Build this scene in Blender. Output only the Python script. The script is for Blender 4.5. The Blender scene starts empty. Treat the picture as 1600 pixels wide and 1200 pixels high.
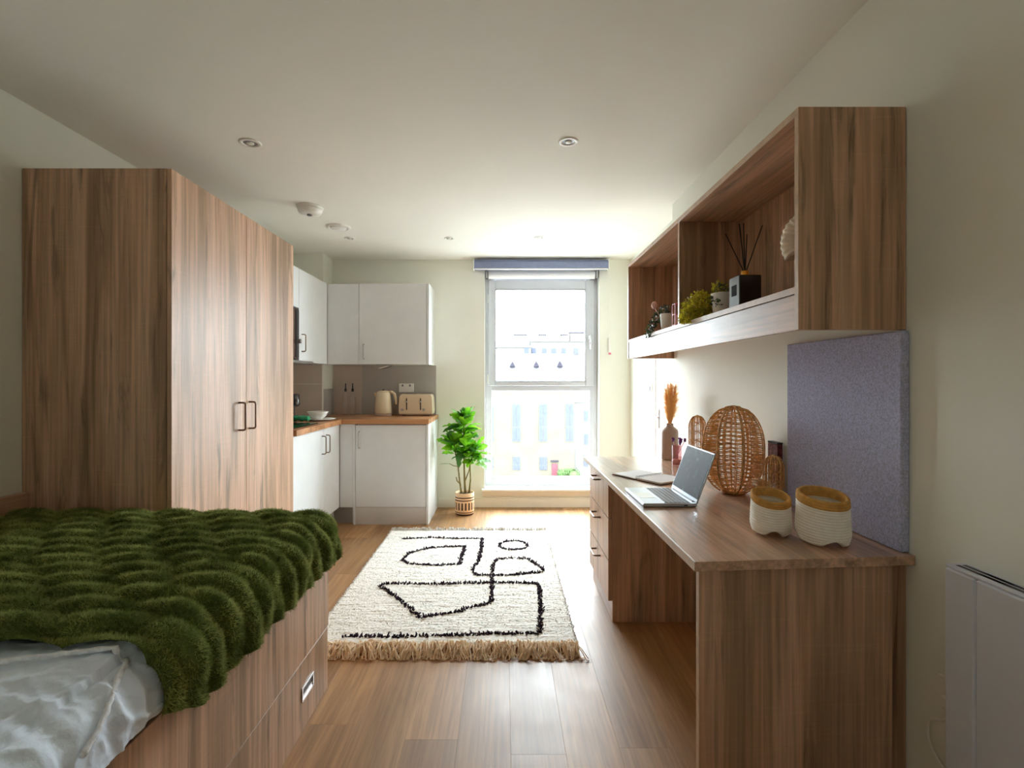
import bpy, bmesh, math, random
import numpy as np
from mathutils import Vector, Matrix
random.seed(7)
rng = np.random.default_rng(7)
S = bpy.context.scene
COL = S.collection
PI = math.pi

# ------------------------------------------------------------------ camera, sky, exposure
cam_d = bpy.data.cameras.new('camera')
cam = bpy.data.objects.new('camera', cam_d)
COL.objects.link(cam)
cam.location = (0, 0, 1.244)
cam.rotation_euler = (PI/2, 0, 0)
cam_d.sensor_width = 36
cam_d.lens = 18.0
cam_d.shift_x = 13/1600
cam_d.shift_y = -6.5/1600
cam_d.clip_start = 0.02
cam_d.clip_end = 500
S.camera = cam

world = bpy.data.worlds.new('sky')
S.world = world
world.use_nodes = True
wn = world.node_tree
bg = wn.nodes['Background']
bg.inputs['Color'].default_value = (0.84, 0.93, 1.0, 1)
bg.inputs['Strength'].default_value = 7.6

portal_d = bpy.data.lights.new('window_portal', 'AREA')
portal_d.shape = 'RECTANGLE'
portal_d.size = 1.12
portal_d.size_y = 2.15
portal_d.cycles.is_portal = True
portal = bpy.data.objects.new('window_portal', portal_d)
COL.objects.link(portal)
portal.location = (0.375, 5.33, 1.25)
portal.rotation_euler = (-PI/2, 0, 0)

S.view_settings.view_transform = 'Standard'
S.view_settings.look = 'None'
S.view_settings.gamma = 1.0
S.view_settings.use_curve_mapping = False
S.view_settings.exposure = 2.2
S.cycles.max_bounces = 16
S.cycles.diffuse_bounces = 10
S.cycles.glossy_bounces = 5
S.cycles.transparent_max_bounces = 16
S.cycles.caustics_reflective = False
S.cycles.caustics_refractive = False
S.cycles.sample_clamp_indirect = 8

# ------------------------------------------------------------------ materials
def lin(c):
    return tuple(((v/255)/12.92 if v/255 <= 0.04045 else ((v/255+0.055)/1.055)**2.4) for v in c) + (1,)

def base_mat(name):
    m = bpy.data.materials.new(name)
    m.use_nodes = True
    nt = m.node_tree
    return m, nt, nt.nodes['Principled BSDF']

def coords(nt, scale=(1, 1, 1), loc=(0, 0, 0)):
    tc = nt.nodes.new('ShaderNodeTexCoord')
    mp = nt.nodes.new('ShaderNodeMapping')
    mp.inputs['Scale'].default_value = scale
    mp.inputs['Location'].default_value = loc
    nt.links.new(tc.outputs['Object'], mp.inputs['Vector'])
    return mp.outputs['Vector']

def noise(nt, vec, scale, detail=4, rough=0.55, dist=0.0):
    n = nt.nodes.new('ShaderNodeTexNoise')
    n.inputs['Scale'].default_value = scale
    n.inputs['Detail'].default_value = detail
    n.inputs['Roughness'].default_value = rough
    n.inputs['Distortion'].default_value = dist
    nt.links.new(vec, n.inputs['Vector'])
    return n.outputs['Fac']

def ramp(nt, fac, stops):
    r = nt.nodes.new('ShaderNodeValToRGB')
    e = r.color_ramp.elements
    while len(e) < len(stops):
        e.new(0.5)
    for i, (p, c) in enumerate(stops):
        e[i].position = p
        e[i].color = c if len(c) == 4 else lin(c)
    nt.links.new(fac, r.inputs['Fac'])
    return r.outputs['Color']

def mixc(nt, a, b, fac, mode='MIX'):
    m = nt.nodes.new('ShaderNodeMix')
    m.data_type = 'RGBA'
    m.blend_type = mode
    if isinstance(fac, (int, float)):
        m.inputs[0].default_value = fac
    else:
        nt.links.new(fac, m.inputs[0])
    for s, v in ((6, a), (7, b)):
        if isinstance(v, tuple):
            m.inputs[s].default_value = v if len(v) == 4 else lin(v)
        else:
            nt.links.new(v, m.inputs[s])
    return m.outputs[2]

def bump(nt, p, height, strength=0.2, dist=0.002):
    b = nt.nodes.new('ShaderNodeBump')
    b.inputs['Strength'].default_value = strength
    b.inputs['Distance'].default_value = dist
    nt.links.new(height, b.inputs['Height'])
    nt.links.new(b.outputs['Normal'], p.inputs['Normal'])

def plain(name, c, rough=0.5, metal=0.0, var=0.06, vscale=6.0, bscale=None, bstr=0.15, bdist=0.001, spec=None, coat=0.0):
    m, nt, p = base_mat(name)
    v = coords(nt)
    f = noise(nt, v, vscale, 4)
    c0 = tuple(max(0, x*(1-var)) for x in c)
    c1 = tuple(min(255, x*(1+var)) for x in c)
    nt.links.new(ramp(nt, f, [(0.3, c0), (0.7, c1)]), p.inputs['Base Color'])
    p.inputs['Roughness'].default_value = rough
    p.inputs['Metallic'].default_value = metal
    if spec is not None:
        p.inputs['Specular IOR Level'].default_value = spec
    p.inputs['Coat Weight'].default_value = coat
    if bscale:
        bump(nt, p, noise(nt, v, bscale, 3), bstr, bdist)
    return m

def wood(name, axis, dark, mid, light, rough=0.42, seed=0.0, streak=1.0, spec=0.32, coat=0.0):
    """laminate oak: long grain along axis, broad bands, fine pores, faint saw marks across"""
    m, nt, p = base_mat(name)
    def sc(along, across):
        s = [across]*3
        s['XYZ'.index(axis)] = along
        return tuple(s)
    v1 = coords(nt, sc(0.55, 9), (seed, seed*1.7, seed*2.3))
    band = noise(nt, v1, 1.0, 3, 0.55, 0.9)
    v2 = coords(nt, sc(1.6, 75), (seed*2, seed, seed))
    fine = noise(nt, v2, 1.0, 5, 0.65, 0.25)
    v3 = coords(nt, sc(140, 7), (seed, seed, 0))
    saw = noise(nt, v3, 1.0, 2, 0.5)
    v4 = coords(nt, sc(0.75, 8.5), (seed*3, 0, seed))
    knot = noise(nt, v4, 1.5, 7, 0.66, 1.1)
    c = ramp(nt, band, [(0.32, dark), (0.48, mid), (0.66, light)])
    c = mixc(nt, c, ramp(nt, fine, [(0.30, (170, 160, 152)), (0.62, (255, 255, 255))]), 0.6*streak, 'MULTIPLY')
    c = mixc(nt, c, ramp(nt, knot, [(0.33, (138, 122, 110)), (0.44, (255, 255, 255))]), 0.65*streak, 'MULTIPLY')
    c = mixc(nt, c, ramp(nt, saw, [(0.55, (128, 128, 128)), (0.8, (160, 158, 154))]), 0.35, 'OVERLAY')
    nt.links.new(c, p.inputs['Base Color'])
    p.inputs['Roughness'].default_value = rough
    p.inputs['Specular IOR Level'].default_value = spec
    p.inputs['Coat Weight'].default_value = coat
    p.inputs['Coat Roughness'].default_value = 0.22
    bump(nt, p, fine, 0.12, 0.0006)
    return m

OAK = ((172, 136, 106), (214, 177, 144), (230, 198, 168))
M = {}
M['oak_z'] = wood('sonoma_oak_upright', 'Z', *OAK, seed=0.0)
M['oak_z2'] = wood('sonoma_oak_upright_b', 'Z', *OAK, seed=3.1)
M['oak_z3'] = wood('sonoma_oak_upright_c', 'Z', *OAK, seed=7.7)
M['oak_y'] = wood('sonoma_oak_lengthwise', 'Y', *OAK, seed=1.3, rough=0.34, spec=0.6)
M['desktop'] = wood('desktop_oak', 'Y', *OAK, seed=1.3, rough=0.3, spec=0.6, coat=0.7)
M['oak_edge'] = plain('oak_edge_band', (196, 166, 138), 0.45, vscale=30)
M['worktop'] = wood('worktop_oak', 'X', (176, 124, 82), (203, 150, 104), (222, 172, 126), seed=2.0, rough=0.35, streak=0.6)
M['wall'] = plain('wall_paint', (234, 235, 225), 0.75, var=0.012, vscale=1.5, bscale=260, bstr=0.08, bdist=0.0006)
M['ceiling'] = plain('ceiling_paint', (238, 236, 229), 0.8, var=0.012, vscale=1.2, bscale=220, bstr=0.06, bdist=0.0006)
M['trim'] = plain('satin_white_trim', (232, 228, 216), 0.4, var=0.01)
M['upvc'] = plain('white_upvc', (206, 210, 220), 0.3, var=0.01)
M['cabinet'] = plain('cabinet_pale_grey', (224, 226, 228), 0.42, var=0.012)
M['plinth'] = plain('plinth_grey', (176, 172, 168), 0.4, var=0.02)
M['kickboard'] = plain('pale_kickboard', (206, 202, 198), 0.4, var=0.02)
M['white_plastic'] = plain('white_plastic', (236, 234, 230), 0.35, var=0.01)
M['grey_plastic'] = plain('grey_plastic', (120, 120, 124), 0.4, var=0.02)
M['matt_black'] = plain('matt_black', (34, 36, 36), 0.8, var=0.1, spec=0.1)
M['dark_plastic'] = plain('dark_plastic', (28, 28, 30), 0.35, var=0.03)
M['black_gloss'] = plain('black_gloss', (10, 11, 14), 0.06, var=0.02)
M['bronze'] = plain('bronze_metal', (132, 112, 100), 0.32, 0.9, var=0.03)
M['steel'] = plain('brushed_steel', (176, 174, 172), 0.3, 0.95, var=0.03)
M['chrome'] = plain('chrome', (214, 214, 218), 0.12, 1.0, var=0.01)
M['blind'] = plain('blue_grey_blind_fabric', (128, 138, 172), 0.6, var=0.03, vscale=40)
M['blind_white'] = plain('white_blind_fabric', (240, 240, 240), 0.6, var=0.01)
M['splash'] = plain('splashback_taupe', (196, 184, 176), 0.28, var=0.02)
M['pinboard'] = plain('pinboard_felt', (178, 182, 212), 0.95, var=0.13, vscale=170, bscale=300, bstr=0.5, bdist=0.001, spec=0.1)
M['cream'] = plain('cream_enamel', (226, 208, 178), 0.3, var=0.01, coat=0.3)
M['ceramic'] = plain('white_ceramic', (232, 230, 226), 0.3, var=0.015)
M['vase'] = plain('matt_taupe_ceramic', (186, 162, 148), 0.6, var=0.03, bscale=80, bstr=0.1)
M['gold'] = plain('gold_collar', (222, 160, 60), 0.3, 0.8, var=0.03)
M['rattan'] = plain('rattan_cane', (224, 174, 110), 0.55, var=0.15, vscale=60, bscale=240, bstr=0.4)
M['rope_white'] = plain('white_cotton_rope', (252, 246, 237), 0.9, var=0.02, vscale=40, bscale=420, bstr=0.6, bdist=0.0015, spec=0.1)
M['rope_mustard'] = plain('mustard_cotton_rope', (206, 158, 90), 0.9, var=0.08, vscale=60, bscale=420, bstr=0.6, bdist=0.0015, spec=0.1)
M['purple'] = plain('dried_purple_flower', (112, 50, 128), 0.8, var=0.2, vscale=80)
M['pink'] = plain('pale_pink', (236, 190, 178), 0.6, var=0.05)
M['pink_wire'] = plain('pink_wire', (226, 120, 150), 0.4, var=0.03)
M['green_cloth'] = plain('green_cloth', (52, 150, 104), 0.9, var=0.1, vscale=40, bscale=200, bstr=0.4)
M['laptop'] = plain('silver_aluminium', (184, 190, 200), 0.32, 0.75, var=0.01)
M['paper'] = plain('white_paper', (240, 238, 238), 0.7, var=0.01)
M['cover'] = plain('brown_card_cover', (92, 70, 66), 0.6, var=0.05)
M['duvet'] = plain('white_cotton', (228, 238, 255), 0.95, var=0.02, vscale=5, bscale=130, bstr=0.35, bdist=0.003, spec=0.05)
M['piping'] = plain('white_piping', (234, 236, 244), 0.9, var=0.06, vscale=90, bscale=260, bstr=0.6, bdist=0.002, spec=0.1)
M['stem'] = plain('green_brown_stem', (122, 112, 60), 0.7, var=0.15, vscale=30)
M['soil'] = plain('dark_soil', (62, 48, 38), 0.95, var=0.2, vscale=60)
M['black_box'] = plain('black_lacquer', (12, 13, 18), 0.2, var=0.02, spec=1.0)
M['brown_glass'] = plain('microwave_brown_glass', (74, 56, 48), 0.14, var=0.05)
M['heater'] = plain('white_heater_enamel', (216, 222, 236), 0.45, var=0.012)
M['fossil'] = plain('carved_pale_stone', (236, 226, 210), 0.7, var=0.04, bscale=60, bstr=0.3)
M['stone'] = plain('sandstone_facade', (74, 71, 62), 0.9, var=0.06, vscale=0.6, spec=0.0)
M['stone_pale'] = plain('pale_render_facade', (80, 79, 76), 0.9, var=0.04, vscale=0.4, spec=0.0)
M['slate'] = plain('pale_slate_roof', (80, 80, 83), 0.7, var=0.05, vscale=1.5, spec=0.0)
M['dormer'] = plain('slate_dormer', (40, 38, 44), 0.7, var=0.05, spec=0.0)
M['out_pane'] = plain('far_window_glass', (58, 61, 72), 0.5, var=0.05, spec=0.0)
M['out_frame'] = plain('far_window_frame', (70, 71, 74), 0.6, var=0.02, spec=0.0)
M['out_door'] = plain('red_door', (80, 46, 52), 0.5, var=0.05, spec=0.0)
M['bush'] = plain('outdoor_bush', (58, 76, 46), 0.8, var=0.2, vscale=2, spec=0.0)
M['asphalt'] = plain('pale_paving', (152, 151, 148), 0.9, var=0.05, vscale=0.5, spec=0.0)

def screen_mat():
    m, nt, p = base_mat('laptop_screen')
    v = coords(nt, (1, 1, 1))
    f = noise(nt, v, 18, 5, 0.6, 1.5)
    nt.links.new(ramp(nt, f, [(0.52, (24, 28, 32)), (0.64, (46, 58, 56)), (0.75, (92, 104, 98))]), p.inputs['Base Color'])  # dark screen; faint greenish reflections are painted into its colour as mottling
    p.inputs['Roughness'].default_value = 0.5
    p.inputs['Specular IOR Level'].default_value = 0.12
    return m
M['screen'] = screen_mat()

def glass_mat(name, tint=(1, 1, 1, 1), gloss=0.08, rough=0.0):
    m = bpy.data.materials.new(name)
    m.use_nodes = True
    nt = m.node_tree
    nt.nodes.clear()
    out = nt.nodes.new('ShaderNodeOutputMaterial')
    tr = nt.nodes.new('ShaderNodeBsdfTransparent')
    tr.inputs['Color'].default_value = tint
    gl = nt.nodes.new('ShaderNodeBsdfGlossy')
    gl.inputs['Roughness'].default_value = rough
    lw = nt.nodes.new('ShaderNodeLayerWeight')
    lw.inputs['Blend'].default_value = 0.25
    fr = nt.nodes.new('ShaderNodeMapRange')
    fr.inputs['From Min'].default_value = 0.0
    fr.inputs['From Max'].default_value = 1.0
    fr.inputs['To Min'].default_value = gloss*0.4
    fr.inputs['To Max'].default_value = gloss*4
    nt.links.new(lw.outputs['Facing'], fr.inputs['Value'])
    mx = nt.nodes.new('ShaderNodeMixShader')
    nt.links.new(fr.outputs[0], mx.inputs[0])
    nt.links.new(tr.outputs[0], mx.inputs[1])
    nt.links.new(gl.outputs[0], mx.inputs[2])
    nt.links.new(mx.outputs[0], out.inputs['Surface'])
    return m
M['glass'] = glass_mat('window_glass', (0.97, 0.985, 0.98, 1), 0.075)
M['bottle_glass'] = glass_mat('clear_bottle_glass', (0.96, 0.96, 0.96, 1), 0.13, 0.08)
M['smoke_glass'] = glass_mat('smoked_wine_glass', (0.62, 0.62, 0.66, 1), 0.09, 0.05)
M['pink_glass'] = glass_mat('pink_jar_glass', (0.93, 0.80, 0.82, 1), 0.09, 0.05)

def leafy(name, c_dark, c_light, vscale=9, trans=0.45, rough=0.45, spec=0.5, lift=0.0):
    m, nt, p = base_mat(name)
    v = coords(nt)
    p.inputs['Specular IOR Level'].default_value = spec
    if lift:   # soft pile: fibres scatter like the surface they stand on
        ge = nt.nodes.new('ShaderNodeNewGeometry')
        mv = nt.nodes.new('ShaderNodeMix')
        mv.data_type = 'VECTOR'
        mv.inputs[0].default_value = lift
        mv.inputs[5].default_value = (0, 0, 1)
        nt.links.new(ge.outputs['Normal'], mv.inputs[4])
        nz = nt.nodes.new('ShaderNodeVectorMath'); nz.operation = 'NORMALIZE'
        nt.links.new(mv.outputs[1], nz.inputs[0])
        nt.links.new(nz.outputs[0], p.inputs['Normal'])
    col = ramp(nt, noise(nt, v, vscale, 3), [(0.35, c_dark), (0.65, c_light)])
    nt.links.new(col, p.inputs['Base Color'])
    p.inputs['Roughness'].default_value = rough
    tl = nt.nodes.new('ShaderNodeBsdfTranslucent')
    nt.links.new(col, tl.inputs['Color'])
    mx = nt.nodes.new('ShaderNodeMixShader')
    mx.inputs[0].default_value = trans
    nt.links.new(p.outputs[0], mx.inputs[1])
    nt.links.new(tl.outputs[0], mx.inputs[2])
    nt.links.new(mx.outputs[0], nt.nodes['Material Output'].inputs['Surface'])
    return m
M['leaf'] = leafy('lime_green_leaf', (84, 156, 30), (150, 214, 48), 7, 0.5)
M['leaf_dark'] = leafy('deep_green_leaf', (54, 104, 44), (84, 140, 60), 7, 0.35)
M['trail_yellow'] = leafy('yellow_green_trailing_leaf', (150, 146, 30), (216, 200, 60), 40, 0.4)
M['trail_dark'] = leafy('purple_green_trailing_leaf', (52, 52, 60), (96, 122, 72), 60, 0.3)
M['pampas'] = leafy('golden_pampas', (255, 222, 158), (255, 238, 190), 50, 0.5, 0.8, 0.1)
M['fur'] = leafy('olive_green_fur', (98, 112, 50), (172, 178, 106), 14, 0.3, 0.8, 0.1)
M['fur_base'] = plain('olive_green_fur_backing', (88, 102, 50), 0.95, var=0.15, vscale=16, spec=0.05)
M['wool'] = leafy('cream_wool_pile', (246, 240, 230), (253, 250, 244), 30, 0.25, 0.9, 0.05, 0.55)
M['wool_base'] = plain('cream_wool_backing', (250, 246, 238), 0.95, var=0.02, spec=0.05)
M['wool_dark'] = leafy('aubergine_wool_line', (40, 30, 40), (66, 50, 62), 60, 0.1, 0.9, 0.05, 0.5)
M['fringe'] = leafy('beige_wool_fringe', (246, 226, 196), (253, 243, 224), 60, 0.4, 0.9, 0.05)

def floor_mat(name, seed):
    m, nt, p = base_mat(name)
    tc = nt.nodes.new('ShaderNodeTexCoord')
    oi = nt.nodes.new('ShaderNodeObjectInfo')
    add = nt.nodes.new('ShaderNodeVectorMath')
    add.operation = 'ADD'
    mul = nt.nodes.new('ShaderNodeVectorMath')
    mul.operation = 'SCALE'
    mul.inputs['Scale'].default_value = 37.0
    comb = nt.nodes.new('ShaderNodeCombineXYZ')
    for k in range(3):
        nt.links.new(oi.outputs['Random'], comb.inputs[k])
    nt.links.new(comb.outputs[0], mul.inputs[0])
    nt.links.new(tc.outputs['Object'], add.inputs[0])
    nt.links.new(mul.outputs[0], add.inputs[1])
    def mp(s):
        n = nt.nodes.new('ShaderNodeMapping')
        n.inputs['Scale'].default_value = s
        nt.links.new(add.outputs[0], n.inputs['Vector'])
        return n.outputs['Vector']
    band = noise(nt, mp((9, 0.9, 1)), 1.0, 4, 0.6, 1.2)
    fine = noise(nt, mp((70, 2.2, 1)), 1.0, 5, 0.65, 0.3)
    c = ramp(nt, band, [(0.25, (164, 120, 76)), (0.5, (188, 142, 94)), (0.75, (206, 162, 114))])
    c = mixc(nt, c, ramp(nt, fine, [(0.3, (150, 140, 132)), (0.6, (255, 255, 255))]), 0.5, 'MULTIPLY')
    tone = ramp(nt, oi.outputs['Random'], [(0.0, (214, 210, 206)), (1.0, (255, 252, 248))])
    c = mixc(nt, c, tone, 1.0, 'MULTIPLY')
    nt.links.new(c, p.inputs['Base Color'])
    rr = nt.nodes.new('ShaderNodeMapRange')
    rr.inputs['To Min'].default_value = 0.36
    rr.inputs['To Max'].default_value = 0.56
    nt.links.new(noise(nt, mp((5, 5, 1)), 1.0, 4), rr.inputs['Value'])
    nt.links.new(rr.outputs[0], p.inputs['Roughness'])
    p.inputs['Specular IOR Level'].default_value = 0.7
    bump(nt, p, fine, 0.1, 0.0006)
    return m
M['floor'] = floor_mat('oak_floor_plank', 0)

def pot_mat():
    """cane pot: pale with dark bands and a row of dark upright bars"""
    m, nt, p = base_mat('banded_pot')
    tc = nt.nodes.new('ShaderNodeTexCoord')
    sep = nt.nodes.new('ShaderNodeSeparateXYZ')
    nt.links.new(tc.outputs['Object'], sep.inputs[0])
    def math_(op, a, b=None):
        n = nt.nodes.new('ShaderNodeMath')
        n.operation = op
        for i, v in enumerate((a, b)):
            if v is None: continue
            if isinstance(v, (int, float)): n.inputs[i].default_value = v
            else: nt.links.new(v, n.inputs[i])
        return n.outputs[0]
    z, x, y = sep.outputs[2], sep.outputs[0], sep.outputs[1]
    def band(lo, hi):
        return math_('MULTIPLY', math_('GREATER_THAN', z, lo), math_('LESS_THAN', z, hi))
    ang = math_('ARCTAN2', y, x)
    bars = math_('GREATER_THAN', math_('SINE', math_('MULTIPLY', ang, 17.0)), 0.0)
    mask = math_('MULTIPLY', bars, band(0.052, 0.118))
    for lo, hi in ((0.0, 0.016), (0.026, 0.034), (0.134, 0.144), (0.158, 0.168)):
        mask = math_('MAXIMUM', mask, band(lo, hi))
    c = mixc(nt, (236, 200, 158), (74, 46, 34), mask)
    nt.links.new(c, p.inputs['Base Color'])
    p.inputs['Roughness'].default_value = 0.7
    return m
M['pot'] = pot_mat()

# ------------------------------------------------------------------ geometry helpers (author in world coordinates)
class MB:
    def __init__(s):
        s.v = []; s.f = []
    def add(s, vs, fs):
        o = len(s.v)
        s.v += [tuple(v) for v in vs]
        s.f += [tuple(i+o for i in f) for f in fs]
        return s
    def box(s, x0, x1, y0, y1, z0, z1, b=0.0015):
        lo = (min(x0, x1), min(y0, y1), min(z0, z1)); hi = (max(x0, x1), max(y0, y1), max(z0, z1))
        b = min(b, *[(hi[i]-lo[i])*0.45 for i in range(3)])
        vs = []; idx = {}
        for sx in (0, 1):
            for sy in (0, 1):
                for sz in (0, 1):
                    sg = (sx, sy, sz)
                    for k in range(3):
                        p = []
                        for a in range(3):
                            q = hi[a] if sg[a] else lo[a]
                            if a != k: q += -b if sg[a] else b
                            p.append(q)
                        idx[(sg, k)] = len(vs); vs.append(p)
        fs = []
        for k in range(3):
            a, c = [i for i in range(3) if i != k]
            for sd in (0, 1):
                loop = []
                for (u, w) in ((0, 0), (1, 0), (1, 1), (0, 1)):
                    sg = [0, 0, 0]; sg[k] = sd; sg[a] = u; sg[c] = w
                    loop.append(idx[(tuple(sg), k)])
                fs.append(loop)
            for u in (0, 1):
                for w in (0, 1):
                    s0 = [0, 0, 0]; s1 = [0, 0, 0]
                    s0[a] = u; s0[c] = w; s1[a] = u; s1[c] = w; s1[k] = 1
                    fs.append([idx[(tuple(s0), a)], idx[(tuple(s1), a)], idx[(tuple(s1), c)], idx[(tuple(s0), c)]])
        for sg in [(i, j, l) for i in (0, 1) for j in (0, 1) for l in (0, 1)]:
            fs.append([idx[(sg, 0)], idx[(sg, 1)], idx[(sg, 2)]])
        return s.add(vs, fs)
    def prism(s, pts, h0, h1, axis='Z'):
        """polygon pts in the two other axes, extruded from h0 to h1"""
        n = len(pts)
        def mk(p, h):
            return {'Z': (p[0], p[1], h), 'Y': (p[0], h, p[1]), 'X': (h, p[0], p[1])}[axis]
        vs = [mk(p, h0) for p in pts] + [mk(p, h1) for p in pts]
        fs = [list(range(n))[::-1], list(range(n, 2*n))] + [[i, (i+1) % n, n+(i+1) % n, n+i] for i in range(n)]
        return s.add(vs, fs)
    def tube(s, pts, r, n=8, closed=False, caps=True):
        P = [Vector(p) for p in pts]
        m = len(P)
        rr = r if isinstance(r, (list, tuple)) else [r]*m
        T = []
        for i in range(m):
            a = P[(i-1) % m] if closed or i > 0 else P[i]
            b = P[(i+1) % m] if closed or i < m-1 else P[i]
            t = (b-a)
            T.append(t.normalized() if t.length > 1e-9 else Vector((0, 0, 1)))
        up = Vector((0, 0, 1)) if abs(T[0].z) < 0.9 else Vector((1, 0, 0))
        nrm = (up - T[0]*up.dot(T[0])).normalized()
        vs = []
        for i in range(m):
            nrm = (nrm - T[i]*nrm.dot(T[i]))
            nrm = nrm.normalized() if nrm.length > 1e-6 else T[i].orthogonal().normalized()
            bn = T[i].cross(nrm)
            for k in range(n):
                a = 2*PI*k/n
                vs.append(P[i] + (nrm*math.cos(a) + bn*math.sin(a))*rr[i])
        fs = []
        for i in range(m if closed else m-1):
            j = (i+1) % m
            for k in range(n):
                fs.append([i*n+k, i*n+(k+1) % n, j*n+(k+1) % n, j*n+k])
        if caps and not closed:
            fs.append(list(range(n))[::-1]); fs.append([(m-1)*n+k for k in range(n)])
        return s.add(vs, fs)
    def lathe(s, prof, c, n=32, capb=True, capt=True):
        """prof: list of (r, z) absolute z, centre c=(x,y)"""
        vs = []; fs = []
        for r, z in prof:
            for k in range(n):
                a = 2*PI*k/n
                vs.append((c[0]+r*math.cos(a), c[1]+r*math.sin(a), z))
        for i in range(len(prof)-1):
            for k in range(n):
                fs.append([i*n+k, i*n+(k+1) % n, (i+1)*n+(k+1) % n, (i+1)*n+k])
        if capb: fs.append(list(range(n))[::-1])
        if capt: fs.append([(len(prof)-1)*n+k for k in range(n)])
        return s.add(vs, fs)
    def cyl(s, c, r, z0, z1, n=24):
        return s.lathe([(r*0.96, z0), (r, z0+(z1-z0)*0.06), (r, z1-(z1-z0)*0.06), (r*0.96, z1)], c, n)
    def ball(s, c, r, n=10, sc=(1, 1, 1)):
        vs = []; fs = []
        m = max(4, n//2+1)
        for i in range(m+1):
            t = PI*i/m
            for k in range(n):
                a = 2*PI*k/n
                vs.append((c[0]+r*sc[0]*math.sin(t)*math.cos(a), c[1]+r*sc[1]*math.sin(t)*math.sin(a), c[2]+r*sc[2]*math.cos(t)))
        for i in range(m):
            for k in range(n):
                fs.append([i*n+k, (i+1)*n+k, (i+1)*n+(k+1) % n, i*n+(k+1) % n])
        return s.add(vs, fs)
    def build(s, name, mat, parent=None, origin=None, smooth=False, recalc=True):
        if parent is not None:
            origin = root_loc(parent)
        o3 = origin if origin is not None else (0, 0, 0)
        me = bpy.data.meshes.new(name)
        me.from_pydata([(v[0]-o3[0], v[1]-o3[1], v[2]-o3[2]) for v in s.v], [], s.f)
        if recalc:
            bm = bmesh.new(); bm.from_mesh(me)
            if smooth:
                bmesh.ops.remove_doubles(bm, verts=bm.verts, dist=1e-6)
            bmesh.ops.recalc_face_normals(bm, faces=bm.faces)
            bm.to_mesh(me); bm.free()
        me.materials.append(M[mat] if isinstance(mat, str) else mat)
        if smooth:
            me.shade_smooth()
        ob = bpy.data.objects.new(name, me)
        COL.objects.link(ob)
        if parent is not None:
            ob.parent = parent
        else:
            ob.location = o3
        return ob

def root_loc(o):
    while o.parent is not None:
        o = o.parent
    return tuple(o.location)

def thing(name, label, cat, loc, group=None):
    o = bpy.data.objects.new(name, None)
    o.empty_display_size = 0.05
    COL.objects.link(o)
    o.location = loc
    return tag(o, label, cat, group)

def tag(o, label, cat, group=None):
    o['label'] = label; o['category'] = cat
    if group: o['group'] = group
    return o

def struct(o):
    o['kind'] = 'structure'
    return o

def stuff(o):
    o['kind'] = 'stuff'
    return o

def np_mesh(name, V, F, mat, parent=None, origin=(0, 0, 0), smooth=False):
    if parent is not None:
        origin = root_loc(parent)
    V = np.asarray(V, dtype=np.float32) - np.array(origin, dtype=np.float32)
    F = np.asarray(F, dtype=np.int32)
    k = F.shape[1]
    me = bpy.data.meshes.new(name)
    me.vertices.add(len(V)); me.vertices.foreach_set('co', V.ravel())
    me.loops.add(F.size); me.loops.foreach_set('vertex_index', F.ravel())
    me.polygons.add(len(F)); me.polygons.foreach_set('loop_start', np.arange(0, F.size, k, dtype=np.int32))
    me.update(calc_edges=True)
    me.validate()
    me.materials.append(M[mat])
    if smooth: me.shade_smooth()
    ob = bpy.data.objects.new(name, me)
    COL.objects.link(ob)
    if parent is not None: ob.parent = parent
    else: ob.location = origin
    return ob

def rounded_u(p0, p1, out, n=5, r=0.012):
    """bow handle path from p0 to p1 standing off along vector out, rounded corners"""
    p0, p1, out = Vector(p0), Vector(p1), Vector(out)
    d = (p1-p0).normalized(); o = out.normalized(); h = out.length
    pts = [p0]
    for k in range(n+1):
        a = PI/2*k/n
        pts.append(p0 + o*(h-r+r*math.sin(a)) + d*(r-r*math.cos(a)))
    for k in range(n+1):
        a = PI/2*(1-k/n)
        pts.append(p1 + o*(h-r+r*math.sin(a)) - d*(r-r*math.cos(a)))
    pts.append(p1)
    return pts

# ------------------------------------------------------------------ room shell
XL, XR, XR2, YB, YF, ZC, YS = -2.03, 1.13, 1.24, -0.65, 5.01, 2.42, 3.43
WX0, WX1, WZ0, WZ1 = -0.185, 0.935, 0.182, 2.33
YW = 5.31

fl = MB().box(XL, XR2+0.1, YB, YW, -0.08, -0.006).build('floor', 'floor')
struct(fl)
# planks, 183 mm wide, joints at the places the photograph shows
xs0 = 0.024
joint = {-2: 1.77, -1: 1.25, 0: 1.70, 1: 2.25, 2: 1.73, -4: 1.848, -3: 1.05, 3: 1.3}
for k in range(-12, 7):
    x0 = xs0 + k*0.183; x1 = x0 + 0.183
    x0c, x1c = max(x0, XL), min(x1, XR2)
    if x1c - x0c < 0.01: continue
    j = joint.get(k, (k*0.47) % 1.22)
    y = j - 1.22*5
    while y < YF:
        a, b = max(y, YB), min(y+1.22, YF)
        if b - a > 0.02:
            p = MB().box(x0c+0.0001, x1c-0.0001, a+0.0001, b-0.0001, -0.006, 0.0, 0.0004).build('plank', 'floor', fl)
        y += 1.22

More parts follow.
